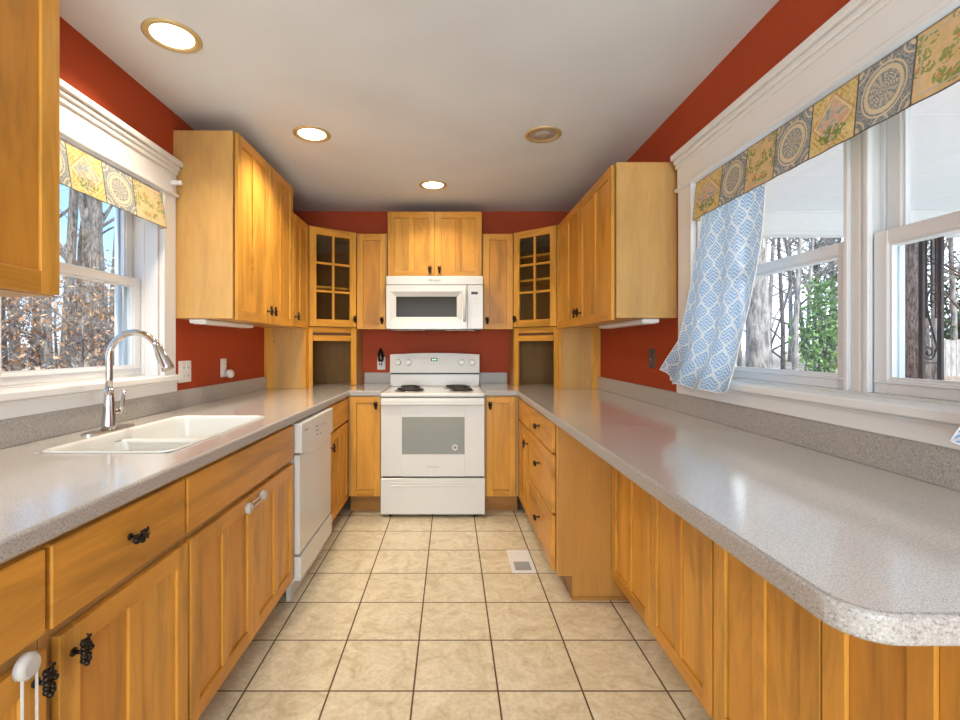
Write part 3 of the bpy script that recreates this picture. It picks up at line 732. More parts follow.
pts += [(RW-0.001, Y0), (RW-0.001, BW-0.001)]
m.prism(pts, CB+0.002, CT, 'counter')
ct2 = m.build('countertop', bevel=0.008, fixn=True)
tag(ct2, 'wide speckled grey peninsula countertop with a rounded corner, under the right window', 'countertop')
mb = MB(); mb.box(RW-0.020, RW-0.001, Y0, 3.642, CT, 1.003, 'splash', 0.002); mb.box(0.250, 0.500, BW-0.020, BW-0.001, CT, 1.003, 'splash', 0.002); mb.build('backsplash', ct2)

# slab side faces get the darker backsplash stone, painting in their shade
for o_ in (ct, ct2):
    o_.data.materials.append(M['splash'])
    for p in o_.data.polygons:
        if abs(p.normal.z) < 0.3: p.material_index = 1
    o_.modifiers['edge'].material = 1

# ------------------------------------------------------------------ sink
def rrect(x0, x1, y0, y1, r, n=6):
    out = []
    for cx, cy, a0 in ((x1-r, y1-r, 0), (x0+r, y1-r, 90), (x0+r, y0+r, 180), (x1-r, y0+r, 270)):
        for i in range(n+1):
            a = R(a0+90*i/n); out.append((cx+r*math.cos(a), cy+r*math.sin(a)))
    return out
sk = thing('kitchen_sink', 'white double-bowl sink set into the left counter under the window', 'sink', ((SX0+SX1)/2, (SY0+SY1)/2, CT))
scx, scy = (SX0+SX1)/2, (SY0+SY1)/2
def loft(mm, loops, mat, cap=True, flip=False):
    b = len(mm.v); k_ = len(loops[0][0])
    for lp, z in loops: mm.v += [(x-scx, y-scy, z-CT) for x, y in lp]
    for j in range(len(loops)-1):
        for i in range(k_):
            q = [b+j*k_+i, b+j*k_+(i+1) % k_, b+(j+1)*k_+(i+1) % k_, b+(j+1)*k_+i]
            mm.face(q[::-1] if flip else q, mat, True)
    if cap: mm.face([b+(len(loops)-1)*k_+i for i in range(k_)], mat)
mm = MB()
DV0, DV1 = 1.780, 1.812
O = 0.009
loft(mm, [(rrect(SX0-O, SX1+O, SY0-O, SY1+O, 0.05), CT+0.0008), (rrect(SX0-O, SX1+O, SY0-O, SY1+O, 0.05), CT+0.004), (rrect(SX0+0.002, SX1-0.002, SY0+0.002, SY1-0.002, 0.05), CT+0.005), (rrect(SX0+0.008, SX1-0.008, SY0+0.008, SY1-0.008, 0.05), CT-0.004), (rrect(SX0+0.010, SX1-0.010, SY0+0.010, SY1-0.010, 0.05), CT-0.03)], 'sink', cap=False, flip=True)
mm.build('rim', sk)
for nm, a, b in (('bowl', SY0+0.010, DV0), ('bowl', DV1, SY1-0.010)):
    mm = MB(); zt = CT-0.030
    L_ = [(rrect(SX0+0.010, SX1-0.010, a, b, 0.045), zt), (rrect(SX0+0.022, SX1-0.022, a+0.012, b-0.012, 0.05), zt-0.10), (rrect(SX0+0.035, SX1-0.035, a+0.025, b-0.025, 0.05), zt-0.135), (rrect(SX0+0.06, SX1-0.06, a+0.05, b-0.05, 0.04), zt-0.142)]
    loft(mm, L_, 'sink', flip=True)
    bo = mm.build(nm, sk)
    dr = MB(); dr.lathe([(0.043, 0), (0.043, 0.003), (0.03, 0.002), (0.008, 0.001)], (0, (a+b)/2-scy, zt-0.142-CT), 'chrome', 20); dr.build('drain', bo)
mm = MB(); mm.box(SX0+0.010-scx, SX1-0.010-scx, DV0-scy-0.004, DV1-scy+0.004, -0.05, -0.0265, 'sink', 0.008); mm.build('divider', sk)

# ------------------------------------------------------------------ faucet
FX, FY = -1.318, 1.835
fa = thing('kitchen_faucet', 'tall chrome gooseneck faucet with side lever, behind the sink', 'faucet', (FX, FY, CT))
mm = MB(); mm.prism(rrect(-0.028, 0.028, -0.125, 0.125, 0.0279, 10), 0.0005, 0.006, 'chrome'); mm.build('base_plate', fa, bevel=0.002)
mm = MB(); mm.lathe([(0.027, 0.006), (0.026, 0.02), (0.021, 0.07), (0.0165, 0.13), (0.0145, 0.16)], (0, 0, 0), 'chrome', 20)
AR = 0.098; zc = 0.278
P = [(0, 0, 0.155), (0, 0, 0.2), (0, 0, 0.245)]
for i in range(0, 15):
    a = R(180-11.0*i); P.append((AR+AR*math.cos(a), 0, zc+AR*math.sin(a)))
x1, z1 = P[-1][0], P[-1][2]
mm.tube(P, 0.0125, 'chrome', 14); body = mm.build('gooseneck', fa)
dx, dz = math.sin(R(26)), -math.cos(R(26))
mm = MB(); q = [(x1+dx*t, 0, z1+dz*t) for t in (-0.006, 0.0, 0.03, 0.085, 0.098)]
mm.tube(q, [0.0128, 0.0155, 0.0165, 0.0225, 0.022], 'chrome', 16); sp_ = mm.build('spray_head', fa)
mm = MB(); mm.tube([(x1+dx*0.03-0.016, 0, z1+dz*0.03), (x1+dx*0.075-0.02, 0, z1+dz*0.075)], 0.006, 'mark', 8); mm.build('spray_button', sp_)
mm = MB(); mm.tube([(0, 0, 0.066), (0.012, 0.035, 0.068)], 0.013, 'chrome', 12); mm.tube([(0.012, 0.035, 0.068), (0.016, 0.048, 0.085), (0.02, 0.055, 0.145)], [0.0115, 0.008, 0.0065], 'chrome', 10); mm.build('lever', fa)

# ------------------------------------------------------------------ stove
SXL, SXR, SF = -0.5065, 0.2440, 3.42
sw = SXR-SXL; scx2 = (SXL+SXR)/2
st = thing('electric_range', 'white electric coil range with oven in the middle of the back wall', 'stove', (scx2, SF, 0))
hw = sw/2-0.003
mm = MB(); mm.box(-hw, hw, 0.03, 0.72, 0.03, 0.872, 'appl', 0.003); mm.build('body', st)
mm = MB(); mm.box(-sw/2, sw/2, 0.0, 0.68, 0.872, 0.897, 'appl', 0.006); mm.build('cooktop', st)
# oven door
od = MB(); z0, z1 = 0.300, 0.864; wx0, wx1, wz0, wz1 = -0.221, 0.229, 0.458, 0.727
od.box(-hw, wx0, 0.0, 0.029, z0, z1, 'appl', 0.002); od.box(wx1, hw, 0.0, 0.029, z0, z1, 'appl', 0.002)
od.box(wx0, wx1, 0.0, 0.029, z0, wz0, 'appl'); od.box(wx0, wx1, 0.0, 0.029, wz1, z1, 'appl')
door = od.build('oven_door', st)
box_obj('oven_window', (wx0, wx1, 0.003, 0.012, wz0, wz1), 'ovenglass', door)
mm = MB(); mm.box(-hw, hw, -0.034, -0.012, 0.812, 0.858, 'appl', 0.008); mm.box(-hw, -hw+0.03, -0.014, 0.0, 0.815, 0.855, 'appl'); mm.box(hw-0.03, hw, -0.014, 0.0, 0.815, 0.855, 'appl'); mm.build('door_handle', door)
mm = MB(); mm.lathe([(0.022, 0.003), (0.022, -0.004), (0.014, -0.005), (0.013, 0.0)], (0.160, 0, 0.508), 'appl', 20, 'y'); mm.lathe([(0.010, 0.003), (0.010, -0.002)], (0.160, 0, 0.508), 'mark', 12, 'y'); mm.build('round_badge', door)
mm = MB(); mm.box(-sw/2, sw/2, 0.0, 0.029, 0.026, 0.286, 'appl', 0.004); mm.box(-0.30, 0.30, -0.006, 0.002, 0.228, 0.236, 'appl', 0.003); mm.box(-0.30, 0.30, -0.004, 0.002, 0.250, 0.256, 'appl', 0.002)
dwr = mm.build('storage_drawer', st)
box_obj('gap_seal', (-hw+0.01, hw-0.01, 0.02, 0.035, 0.280, 0.304), 'black', st); box_obj('gap_seal', (-hw, hw, 0.015, 0.03, 0.8635, 0.8725), 'black', st)
for x in (-0.31, 0.31):
    for y in (0.06, 0.62):
        mm = MB(); mm.lathe([(0.018, 0.0), (0.018, 0.01), (0.01, 0.012), (0.01, 0.032)], (x, y, 0), 'black', 12); mm.build('foot', st)
# backguard
BY = 4.06-SF
mm = MB(); bx0, bx1 = -0.388, 0.374
mm.box(bx0+0.002, bx1-0.002, BY, BY+0.05, 0.897, 0.998, 'appl', 0.003)
mm.box(bx0+0.006, bx1-0.006, BY+0.003, BY+0.05, 0.998, 1.010, 'black')
n = 14; prof = []
for i in range(n+1):
    x = bx0+(bx1-bx0)*i/n; prof.append((x, 1.166+0.014*(1-((x-(bx0+bx1)/2)/((bx1-bx0)/2))**2)))
prof = [(bx0, 1.010)]+[(x, z) for x, z in prof]+[(bx1, 1.010)]
b0 = len(mm.v)
mm.prism(prof, 0, 0.09, 'appl2')
# remap prism (x, z, depth) into place, face leaning slightly back
for i in range(b0, len(mm.v)):
    x, z, d = mm.v[i]; mm.v[i] = (x, BY-0.022+d*0.75+(z-1.01)*0.10, z)
bg = mm.build('backguard', st, bevel=0.003, fixn=True)
fy = lambda z: BY-0.022+(z-1.01)*0.10
for kx in (-0.318, -0.231, 0.220, 0.311):
    kz = 1.100
    mm = MB(); mm.lathe([(0.026, 0.0), (0.025, -0.010), (0.021, -0.022), (0.019, -0.024)], (kx, fy(kz), kz), 'appl', 20, 'y'); mm.box(kx-0.0035, kx+0.0035, fy(kz)-0.029, fy(kz)-0.02, kz-0.018, kz+0.018, 'appl', 0.001)
    kb = mm.build('knob', bg)
    mm = MB(); mm.box(kx-0.001, kx+0.001, fy(kz)-0.0298, fy(kz)-0.0285, kz+0.004, kz+0.018, 'mark'); mm.build('knob_mark', kb)
mm = MB(); kz = 1.122; mm.box(-0.040, 0.016, fy(kz)-0.003, fy(kz)+0.004, kz-0.013, kz+0.015, 'black', 0.001); disp = mm.build('clock_display', bg)
mm = MB()
for i in range(3): mm.box(-0.030+i*0.014, -0.021+i*0.014, fy(kz)-0.0042, fy(kz)-0.003, kz-0.005, kz+0.007, 'green')
mm.build('clock_digits', disp)
mm = MB()
for sx in (-1, 1):
    for i in range(4):
        for j in range(3):
            x = -0.012+sx*(0.045+i*0.020); z = 1.090+j*0.018
            mm.box(x-0.005, x+0.005, fy(z)-0.0012, fy(z)+0.002, z-0.0022, z+0.0022, 'marklt')
for i in range(5): mm.box(-0.038+i*0.012, -0.029+i*0.012, fy(1.085)-0.0012, fy(1.085)+0.002, 1.083, 1.087, 'marklt')
mm.build('control_markings', bg)
def burner(x, y, r):
    # coil element over a drip pan
    b_ = MB(); b_.lathe([(r+0.016, 0.0), (r+0.014, 0.004), (r+0.004, 0.003), (r-0.01, -0.001), (0.02, -0.002)], (x, y, 0.8985), 'drip', 28); bo = b_.build('burner', st)
    c_ = MB(); turns = 4 if r > 0.09 else 3; pts_ = []
    for i in range(turns*20+1):
        t = i/(turns*20); a = 2*math.pi*turns*t; rr = 0.018+(r-0.018)*t; pts_.append((x+rr*math.cos(a), y+rr*math.sin(a), 0.911))
    c_.tube(pts_, 0.0065, 'coil', 6)
    for a in (0, 120, 240): c_.tube([(x, y, 0.903), (x+r*math.cos(R(a)), y+r*math.sin(R(a)), 0.903)], 0.003, 'coil', 4)
    c_.build('coil', bo)
burner(-0.333-scx2, 3.88-SF, 0.078); burner(-0.315-scx2, 3.62-SF, 0.100); burner(0.052-scx2, 3.88-SF, 0.098); burner(0.078-scx2, 3.62-SF, 0.078)
def text(name, body, loc, size, mat, parent, rot=(R(90), 0, 0)):
    cu = bpy.data.curves.new(name, 'FONT'); cu.body = body; cu.size = size; cu.align_x = 'CENTER'; cu.align_y = 'CENTER'; cu.extrude = 0.0004
    cu.materials.append(M[mat]); t_ = bpy.data.objects.new(name, cu); me = bpy.data.meshes.new_from_object(t_); bpy.data.objects.remove(t_)
    o = bpy.data.objects.new(name, me); o.location = loc; o.rotation_euler = rot; o.parent = parent; COL.objects.link(o); return o
text('logo', 'Amana', (0.0, -0.0015, 0.370), 0.030, 'marklt', door)

# ------------------------------------------------------------------ microwave
MX0, MX1, MF, MZ0, MZ1 = -0.518, 0.256, 3.80, 1.374, 1.797
mw = thing('microwave', 'white over-the-range microwave oven hung above the stove', 'microwave', ((MX0+MX1)/2, MF, MZ0))
hx = (MX1-MX0)/2; H = MZ1-MZ0
mm = MB(); mm.box(-hx+0.002, hx-0.002, 0.03, 0.44, 0.012, H, 'black', 0.002); mm.build('body', mw)
px2x = lambda px: (px-451)*MF/476-(MX0+MX1)/2
pz = lambda py: 1.23-(py-347)*MF/476-MZ0
xs = px2x(467.3)
mm = MB(); mm.box(-hx, hx, 0.0, 0.03, pz(284.5), H, 'appl', 0.004); tp = mm.build('top_grille', mw)
text('logo', 'Whirlpool', (px2x(434.5), -0.0025, pz(280.3)), 0.023, 'mark', tp)
mm = MB(); mm.box(px2x(387)+0.01, px2x(480), 0.004, 0.02, pz(285.4), pz(284.3), 'mark'); mm.build('vent_line', tp)
# door built as stepped frame round the window
d0 = MB(); zt = pz(285.3); a0, a1, c0, c1 = px2x(396), px2x(456.8), pz(316.8), pz(296.5)
oa0, oa1, oc0, oc1 = px2x(390.5), px2x(461.5), pz(321), pz(291.5)
d0.box(-hx, oa0, -0.006, 0.03, 0.0, zt, 'appl', 0.003); d0.box(oa1, xs-0.001, -0.006, 0.03, 0.0, zt, 'appl', 0.003)
d0.box(oa0, oa1, -0.006, 0.03, 0.0, oc0, 'appl'); d0.box(oa0, oa1, -0.006, 0.03, oc1, zt, 'appl')
# bevelled ring
b = len(d0.v)
d0.v += [(x, -0.006, z) for x, z in ((oa0, oc0), (oa1, oc0), (oa1, oc1), (oa0, oc1))] + [(x, 0.010, z) for x, z in ((a0, c0), (a1, c0), (a1, c1), (a0, c1))]
for i in range(4): d0.face([b+i, b+(i+1) % 4, b+4+(i+1) % 4, b+4+i], 'appl')
dr = d0.build('door', mw)
box_obj('window_glass', (a0, a1, 0.009, 0.02, c0, c1), 'mwglass', dr)
mm = MB(); hxm = px2x(464.5); zz0, zz1 = pz(321.5), pz(286.5)
mm.tube([(hxm, -0.006, zz0), (hxm, -0.030, zz0+0.03), (hxm, -0.042, (zz0+zz1)/2), (hxm, -0.030, zz1-0.03), (hxm, -0.006, zz1)], [0.011, 0.013, 0.014, 0.013, 0.011], 'appl', 12); mm.build('handle', dr)
mm = MB(); mm.box(xs+0.001, hx, -0.004, 0.03, 0.0, zt, 'appl', 0.003); cp = mm.build('control_panel', mw)
mm = MB(); mm.box(px2x(471.2), px2x(477.7), -0.0055, 0.0, pz(294.5), pz(291.8), 'black'); mm.build('display', cp)
mm = MB()
for r0 in range(8):
    for q in range(3):
        x = px2x(472+q*2.6); z = pz(298.5+r0*2.6); mm.box(x-0.005, x+0.005, -0.0052, -0.003, z-0.002, z+0.002, 'marklt')
mm.build('keypad_markings', cp)
mm = MB(); mm.box(-hx+0.02, hx-0.02, 0.02, 0.40, -0.006, 0.012, 'mark', 0.003)
mm.build('underside_vent', mw)
for x in (-0.2, 0.2):
    mm = MB(); mm.box(x-0.12, x+0.12, 0.08, 0.25, -0.010, -0.005, 'drip', 0.002); mm.build('grease_filter', mw)

# ------------------------------------------------------------------ dishwasher
dw = thing('dishwasher', 'white built-in dishwasher in the left base cabinets', 'dishwasher', (-0.728, 2.305, 0), LR)
w = 0.605
mm = MB(); mm.box(0.0, w, 0.035, 0.60, 0.08, 0.862, 'appl2'); mm.build('body', dw)
mm = MB(); mm.box(0.0, w, 0.006, 0.034, 0.222, 0.705, 'appl', 0.004); dd = mm.build('door', dw)
mm = MB(); n = 12; pr = [(0, 0.858), (w, 0.858)]
for i in range(n+1):
    x = w*(1-i/n); pr.append((x, 0.715-0.035*math.sin(math.pi*i/n)))
mm.prism(pr, -0.006, 0.034, 'appl'); 
for i in range(len(mm.v)):
    x, z, y = mm.v[i]; mm.v[i] = (x, y, z)
cpn = mm.build('control_panel', dw, bevel=0.004, fixn=True)
mm = MB()
for x, z, l in ((0.045, 0.815, 0.055), (0.24, 0.800, 0.05), (0.24, 0.778, 0.05), (0.355, 0.795, 0.035), (0.44, 0.790, 0.012), (0.25, 0.756, 0.03), (0.32, 0.750, 0.02)):
    mm.box(x, x+l, -0.0072, -0.004, z, z+0.006, 'mark')
mm.build('control_markings', cpn)
mm = MB(); mm.box(0.0, w, 0.0, 0.034, 0.095, 0.212, 'appl', 0.003); mm.build('lower_panel', dw)
mm = MB(); mm.box(0.0, w, 0.05, 0.07, 0.0, 0.095, 'appl2'); mm.build('toe_kick', dw)

# ------------------------------------------------------------------ recessed ceiling lamps
def can(px, py, lit, label, group, energy=7.5):
    z = CZ; Y = (CZ-1.23)*476/(347-py); X = (px-451)*Y/476
    r = thing('recessed_lamp', label, 'ceiling light', (X, Y, z), 0, group)
    mm = MB(); mm.lathe([(0.104, 0.0), (0.104, -0.004), (0.098, -0.007), (0.082, -0.006), (0.076, -0.001)], (0, 0, 0), 'brass', 40, caps=False); mm.build('trim_ring', r)
    mm = MB(); mm.lathe([(0.077, -0.001), (0.075, -0.0022)], (0, 0, 0), 'lampglow' if lit else 'lampoff', 40); ln = mm.build('lens', r)
    if not lit:
        mm = MB(); mm.lathe([(0.048, -0.0022), (0.044, -0.007), (0.02, -0.011)], (0, 0, 0), 'lampoff', 24); mm.build('bulb', r)
    else:
        l = add_light('lamp_light', 'AREA', (0, 0, -0.012), (0, 0, 0), energy, (1.0, 0.89, 0.72), shape='DISK', size=0.15); l.parent = r; l.data.spread = R(125)
    return r
can(172.5, 36, True, 'lit recessed ceiling lamp with brass trim nearest the camera', None, 5.0)
can(312, 134, True, 'lit recessed ceiling lamp in front of the tall left wall cabinet', None)
can(433, 185, True, 'lit recessed ceiling lamp just in front of the stove wall', None, 4.0)
can(543, 134.5, False, 'unlit recessed ceiling lamp near the right wall cabinet', None)

# ------------------------------------------------------------------ under-cabinet strips, outlets, vent
def strip(name, label, x0, x1, y0, y1):
    r = thing(name, label, 'light fixture', ((x0+x1)/2, (y0+y1)/2, 1.378))
    mm = MB(); mm.box(-(x1-x0)/2, (x1-x0)/2, -(y1-y0)/2, (y1-y0)/2, -0.024, -0.0005, 'strap', 0.006); mm.build('housing', r)
    mm = MB(); mm.box(-(x1-x0)/2+0.012, (x1-x0)/2-0.012, -(y1-y0)/2+0.02, (y1-y0)/2-0.02, -0.027, -0.0235, 'vinyl', 0.001); mm.build('lens', r)
strip('strip_light', 'white strip light under the tall left wall cabinet', -1.365, -1.275, 2.475, 3.08)
strip('strip_light', 'white strip light under the long right wall cabinet', 0.985, 1.075, 2.45, 3.18)
def plate(label, x, y, z, rz, gang=1, mat='plate', ins='vinyl', kind='outlet', name='outlet', wd=0.072, h=0.116):
    r = thing(name, label, kind, (x, y, z), rz)
    w2_ = (wd+0.046*(gang-1))/2
    mm = MB(); mm.box(-w2_, w2_, -0.006, 0.0, -h/2, h/2, mat, 0.003); mm.build('cover_plate', r)
    for g_ in range(gang):
        cx_ = (g_-(gang-1)/2)*0.046
        for sz in (-1, 1):
            mm = MB(); mm.box(cx_-0.015, cx_+0.015, -0.0085, -0.004, sz*0.022-0.015, sz*0.022+0.015, ins, 0.004)
            for sx in (-1, 1): mm.box(cx_+sx*0.006-0.0012, cx_+sx*0.006+0.0012, -0.0092, -0.008, sz*0.022-0.005, sz*0.022+0.006, 'mark')
            mm.build('socket', r)
    return r
plate('white double outlet plate on the red wall next to the left window', LW, 2.552, 1.098, LR, gang=2)
plate('white single outlet on the red wall farther along from the window', LW, 2.985, 1.100, LR)
nl = thing('night_light', 'round white plug-in night light in the single wall outlet', 'night light', (LW+0.010, 3.03, 1.060), LR)
mm = MB(); mm.lathe([(0.026, 0.0), (0.027, -0.02), (0.022, -0.03), (0.008, -0.034)], (0, 0, 0), 'plate', 20, 'y'); mm.build('body', nl)
mm = MB(); mm.lathe([(0.012, -0.032), (0.011, -0.037)], (0, 0, 0), 'appl2', 14, 'y'); mm.build('lens', nl)
pt = plate('outlet behind the black plug-in on the red wall left of the stove', -0.622, BW, 1.085, 0)
pl = thing('plug_in_freshener', 'dark ornate plug-in hanging on the outlet left of the stove', 'air freshener', (-0.622, BW-0.010, 1.12), 0)
mm = MB(); mm.lathe([(0.020, -0.02), (0.026, 0.0), (0.030, 0.03), (0.024, 0.06), (0.012, 0.085), (0.004, 0.10)], (0, -0.033, 0), 'bronze', 14); mm.build('body', pl)
mm = MB(); mm.lathe([(0.012, -0.030), (0.015, -0.01)], (0, -0.04, -0.022), 'chrome', 12)
for i in range(5): mm.ball((math.cos(i*1.26)*0.026, -0.036-abs(math.sin(i*1.26))*0.026, 0.005+0.012*(i % 2)), 0.007, 'chrome', 6, 5)
mm.build('metal_ornament', pl)
r = thing('light_switch', 'dark steel switch plate on the red wall beside the blue curtain', 'light switch', (RW, 2.705, 1.165), RR)
mm = MB(); mm.box(-0.036, 0.036, -0.005, 0.0, -0.056, 0.056, 'steel', 0.002); mm.build('cover_plate', r)
mm = MB(); mm.box(-0.006, 0.006, -0.016, -0.004, -0.012, 0.004, 'mark', 0.002); mm.build('toggle', r)
v = thing('floor_vent', 'white floor register set in the tiles near the drawers', 'vent', (0.400, 2.73, 0.0))
mm = MB(); hx_, hy_ = 0.066, 0.142
mm.box(-hx_, hx_, -hy_, -0.118, 0.0005, 0.006, 'plate', 0.001); mm.box(-hx_, hx_, 0.118, hy_, 0.0005, 0.006, 'plate', 0.001)
mm.box(-hx_, -0.045, -0.118, 0.118, 0.0005, 0.006, 'plate', 0.001); mm.box(0.045, hx_, -0.118, 0.118, 0.0005, 0.006, 'plate', 0.001)
mm.box(-0.045, 0.045, -0.010, 0.118, 0.0005, 0.005, 'plate'); mm.build('frame', v)
mm = MB(); mm.box(-0.045, 0.045, -0.118, -0.010, 0.0005, 0.002, 'mark')
for i in range(12): mm.box(-0.045, 0.045, -0.115+i*0.009, -0.111+i*0.009, 0.002, 0.004, 'marklt')
mm.build('grille', v)

# child safety latches
lt = thing('cabinet_latch', 'white double-ended strap latch across the sink cabinet doors', 'child latch', (LF, 1.825, 0.638), LR)
for sx in (-1, 1):
    mm = MB(); mm.lathe([(0.020, -0.0225), (0.020, -0.034), (0.014, -0.038)], (sx*0.066, 0, sx*0.004), 'clear', 18, 'y'); mm.build('pad', lt)
mm = MB(); mm.box(-0.055, 0.055, -0.036, -0.030, 0.007, 0.012, 'clear', 0.002); mm.box(-0.055, 0.055, -0.036, -0.030, -0.012, -0.007, 'clear', 0.002); mm.build('strap', lt)
lt = thing('cabinet_latch', 'white strap latch hanging from the nearest left base door', 'child latch', (LF, 0.838, 0.668), LR)
mm = MB(); mm.lathe([(0.023, -0.0225), (0.023, -0.034), (0.016, -0.040)], (0, 0, 0), 'clear', 18, 'y'); mm.build('pad', lt)
mm = MB(); mm.box(-0.017, -0.012, -0.036, -0.030, -0.17, 0, 'clear', 0.002); mm.box(0.012, 0.017, -0.036, -0.030, -0.17, 0, 'clear', 0.002)
mm.tube([(0.0145*math.cos(R(a)), -0.033, -0.17+0.0145*math.sin(R(a))) for a in range(180, 361, 20)], 0.003, 'clear', 6); mm.build('strap', lt)

# ------------------------------------------------------------------ valances and curtains
def valance(sgn, W0, ys, pats, label, dt, db, zt, zb):
    o0 = (sgn*(W0+dt), (ys[0]+ys[-1])/2, zt)
    mm = MB(); n = 8
    def P(y, v, off=0.0):
        rip = 0.002*math.sin(y*55)
        d = dt+(db-dt)*v
        return (sgn*(W0+d+rip*v+off)-o0[0], y-o0[1], zt+(zb-zt)*v-o0[2])
    for i in range(len(ys)-1):
        a, b = ys[i], ys[i+1]
        for off in (0.0, 0.003):
            base = len(mm.v)
            for j in range(5):
                for k_ in range(n+1): mm.v.append(P(a+(b-a)*k_/n, j/4, off))
            for j in range(4):
                for k_ in range(n):
                    q = [base+j*(n+1)+k_, base+j*(n+1)+k_+1, base+(j+1)*(n+1)+k_+1, base+(j+1)*(n+1)+k_]
                    uv = [(k_/n, 1-j/4), ((k_+1)/n, 1-j/4), ((k_+1)/n, 1-(j+1)/4), (k_/n, 1-(j+1)/4)]
                    mm.face(q, pats[i], True, uv)
    # side returns back to the wall
    for yy, sg, pt_ in ((ys[0], 1, pats[0]), (ys[-1], -1, pats[-1])):
        base = len(mm.v)
        for v_ in (0, 1):
            p = P(yy, v_); mm.v.append(p); mm.v.append((sgn*(W0-0.026)-o0[0], p[1]+(0.012 if yy == ys[0] else -0.012)*v_, p[2]))
        mm.face([base, base+1, base+3, base+2], pt_, False, [(0, 1), (0.4, 1), (0.4, 0), (0, 0)])
    r = thing('window_valance', label, 'valance', o0)
    mm.build('cloth', r)
    m3 = MB(); ya, yb = min(ys), max(ys); m3.tube([(sgn*(-dt-0.012-0.0)*0 + sgn*0.014, ya-o0[1]+0.004, -0.006), (sgn*0.014, yb-o0[1]-0.004, -0.006)], 0.005, 'white', 8); m3.build('rod', r)
    return r
lys = [2.285, 2.070, 1.888, 1.712, 1.535, 1.400]
valance(-1, 1.43, lys, ['p_flor', 'p_blue', 'p_gold', 'p_blue', 'p_flor'], 'patchwork valance of tile-like squares over the left window', -0.042, -0.066, 1.968, 1.800)
rys = [2.125]+[1.917-0.160*i for i in range(9)]
pr_ = ['p_gold', 'p_blue', 'p_flor', 'p_blue', 'p_gold', 'p_blue', 'p_flor', 'p_blue', 'p_gold']
valance(1, 1.145, rys, pr_, 'long patchwork valance of tile-like squares over the right window', -0.050, -0.066, 1.962, 1.795)

def interp(tab, v):
    for (a, x), (b, y) in zip(tab, tab[1:]):
        if a <= v <= b: return x+(y-x)*(v-a)/(b-a)
    return tab[-1][1]
def curtain(label, left, right, bot, xc, seed, uscale, nf, xsp=None):
    # left/right: tables (v, Y) ; bot: table (u, z at bottom) ; v runs from 0 (top) to 1 (bottom)
    mm = MB(); NU, NV = 48, 56; ztop = 1.935
    cy = (left[0][1]+right[0][1])/2
    for j in range(NV+1):
        v_ = j/NV
        for i in range(NU+1):
            u_ = i/NU; yl, yr = interp(left, v_), interp(right, v_); y = yl+(yr-yl)*u_
            zb_ = interp(bot, u_); z = ztop+(zb_-ztop)*v_
            amp = 0.004+0.013*v_
            x = xc+amp*math.sin(u_*nf*2*math.pi+0.8*math.sin(v_*3+seed))+0.006*math.sin(u_*5+v_*7+seed)+0.014*(1-v_)**2-0.046*v_**3
            z += 0.006*math.sin(u_*19+seed)*v_**6
            mm.v.append((x-xc, y-cy, z-ztop))
    W_ = uscale
    for j in range(NV):
        for i in range(NU):
            q = [j*(NU+1)+i, j*(NU+1)+i+1, (j+1)*(NU+1)+i+1, (j+1)*(NU+1)+i]
            uv = [(W_*a/NU, 8.8*(1-b/NV)) for a, b in ((i, j), (i+1, j), (i+1, j+1), (i, j+1))]
            mm.face(q, 'curtain', True, uv)
    r = thing('curtain', label, 'curtain', (xc, cy, ztop)); mm.build('cloth', r)
    # white hem along both edges and the bottom
    h = MB()
    idx = [j*(NU+1)+NU for j in range(NV+1)]; h.tube([mm.v[k_] for k_ in idx], 0.0022, 'white', 5)
    idx = [j*(NU+1) for j in range(NV+1)]; h.tube([mm.v[k_] for k_ in idx], 0.0022, 'white', 5)
    idx = [NV*(NU+1)+i for i in range(NU+1)]; h.tube([mm.v[k_] for k_ in idx], 0.0022, 'white', 5)
    h.build('hem', r); return r
curtain('blue lattice curtain gathered at the far end of the right window',
        [(0, 2.09), (0.3, 2.15), (0.62, 2.20), (0.82, 2.25), (0.93, 2.35), (1, 2.40)], [(0, 1.665), (0.4, 1.69), (0.65, 1.72), (0.85, 1.765), (1, 1.812)],
        [(0, 1.112), (0.13, 1.082), (0.25, 1.060), (0.6, 1.046), (1, 1.058)], 1.100, 0.7, 6.2, 2.6)
curtain('blue lattice curtain cropped at the near end of the right window',
        [(0, 0.93), (0.6, 0.92), (0.85, 0.94), (0.95, 0.965), (1, 0.985)], [(0, 0.60), (1, 0.62)], [(0, 1.030), (0.3, 1.02), (1, 1.04)], 1.088, 2.1, 6.2, 2.2)
hb = thing('curtain_bracket', 'small white rod bracket on the left window casing beside the tall cabinet', 'bracket', (LW+0.024, 2.395, 2.055))
mm = MB(); mm.box(0.0, 0.035, -0.010, 0.010, -0.010, 0.012, 'vinyl', 0.004); mm.tube([(0.03, 0, 0), (0.048, 0.008, 0.004)], 0.011, 'vinyl', 10); mm.build('arm', hb)

# ------------------------------------------------------------------ outdoors
def gz(x, y):
    r = math.hypot(x, y)
    if x > 0: return -0.35+max(0, min(1, (r-6)/16))*1.0
    return -0.35+max(0, min(1, (r-3)/14))*1.5
m = MB(); NX = 40
xs_ = [-60+i*3 for i in range(41)]; ys_ = [-40+i*3 for i in range(41)]
xs_ = sorted(set(xs_+[-8, -6.5, -5, -4, 4, 5, 7, 8])); ys_ = sorted(set(ys_))
for x in xs_:
    for y in ys_: m.v.append((x, y, gz(x, y)+0.03*math.sin(x*1.3+y*0.7)))
for i in range(len(xs_)-1):
    for j in range(len(ys_)-1):
        a = i*len(ys_)+j; m.face([a, a+len(ys_), a+len(ys_)+1, a+1], 'ground', True)
tag(m.build('ground_outside'), kind='structure')

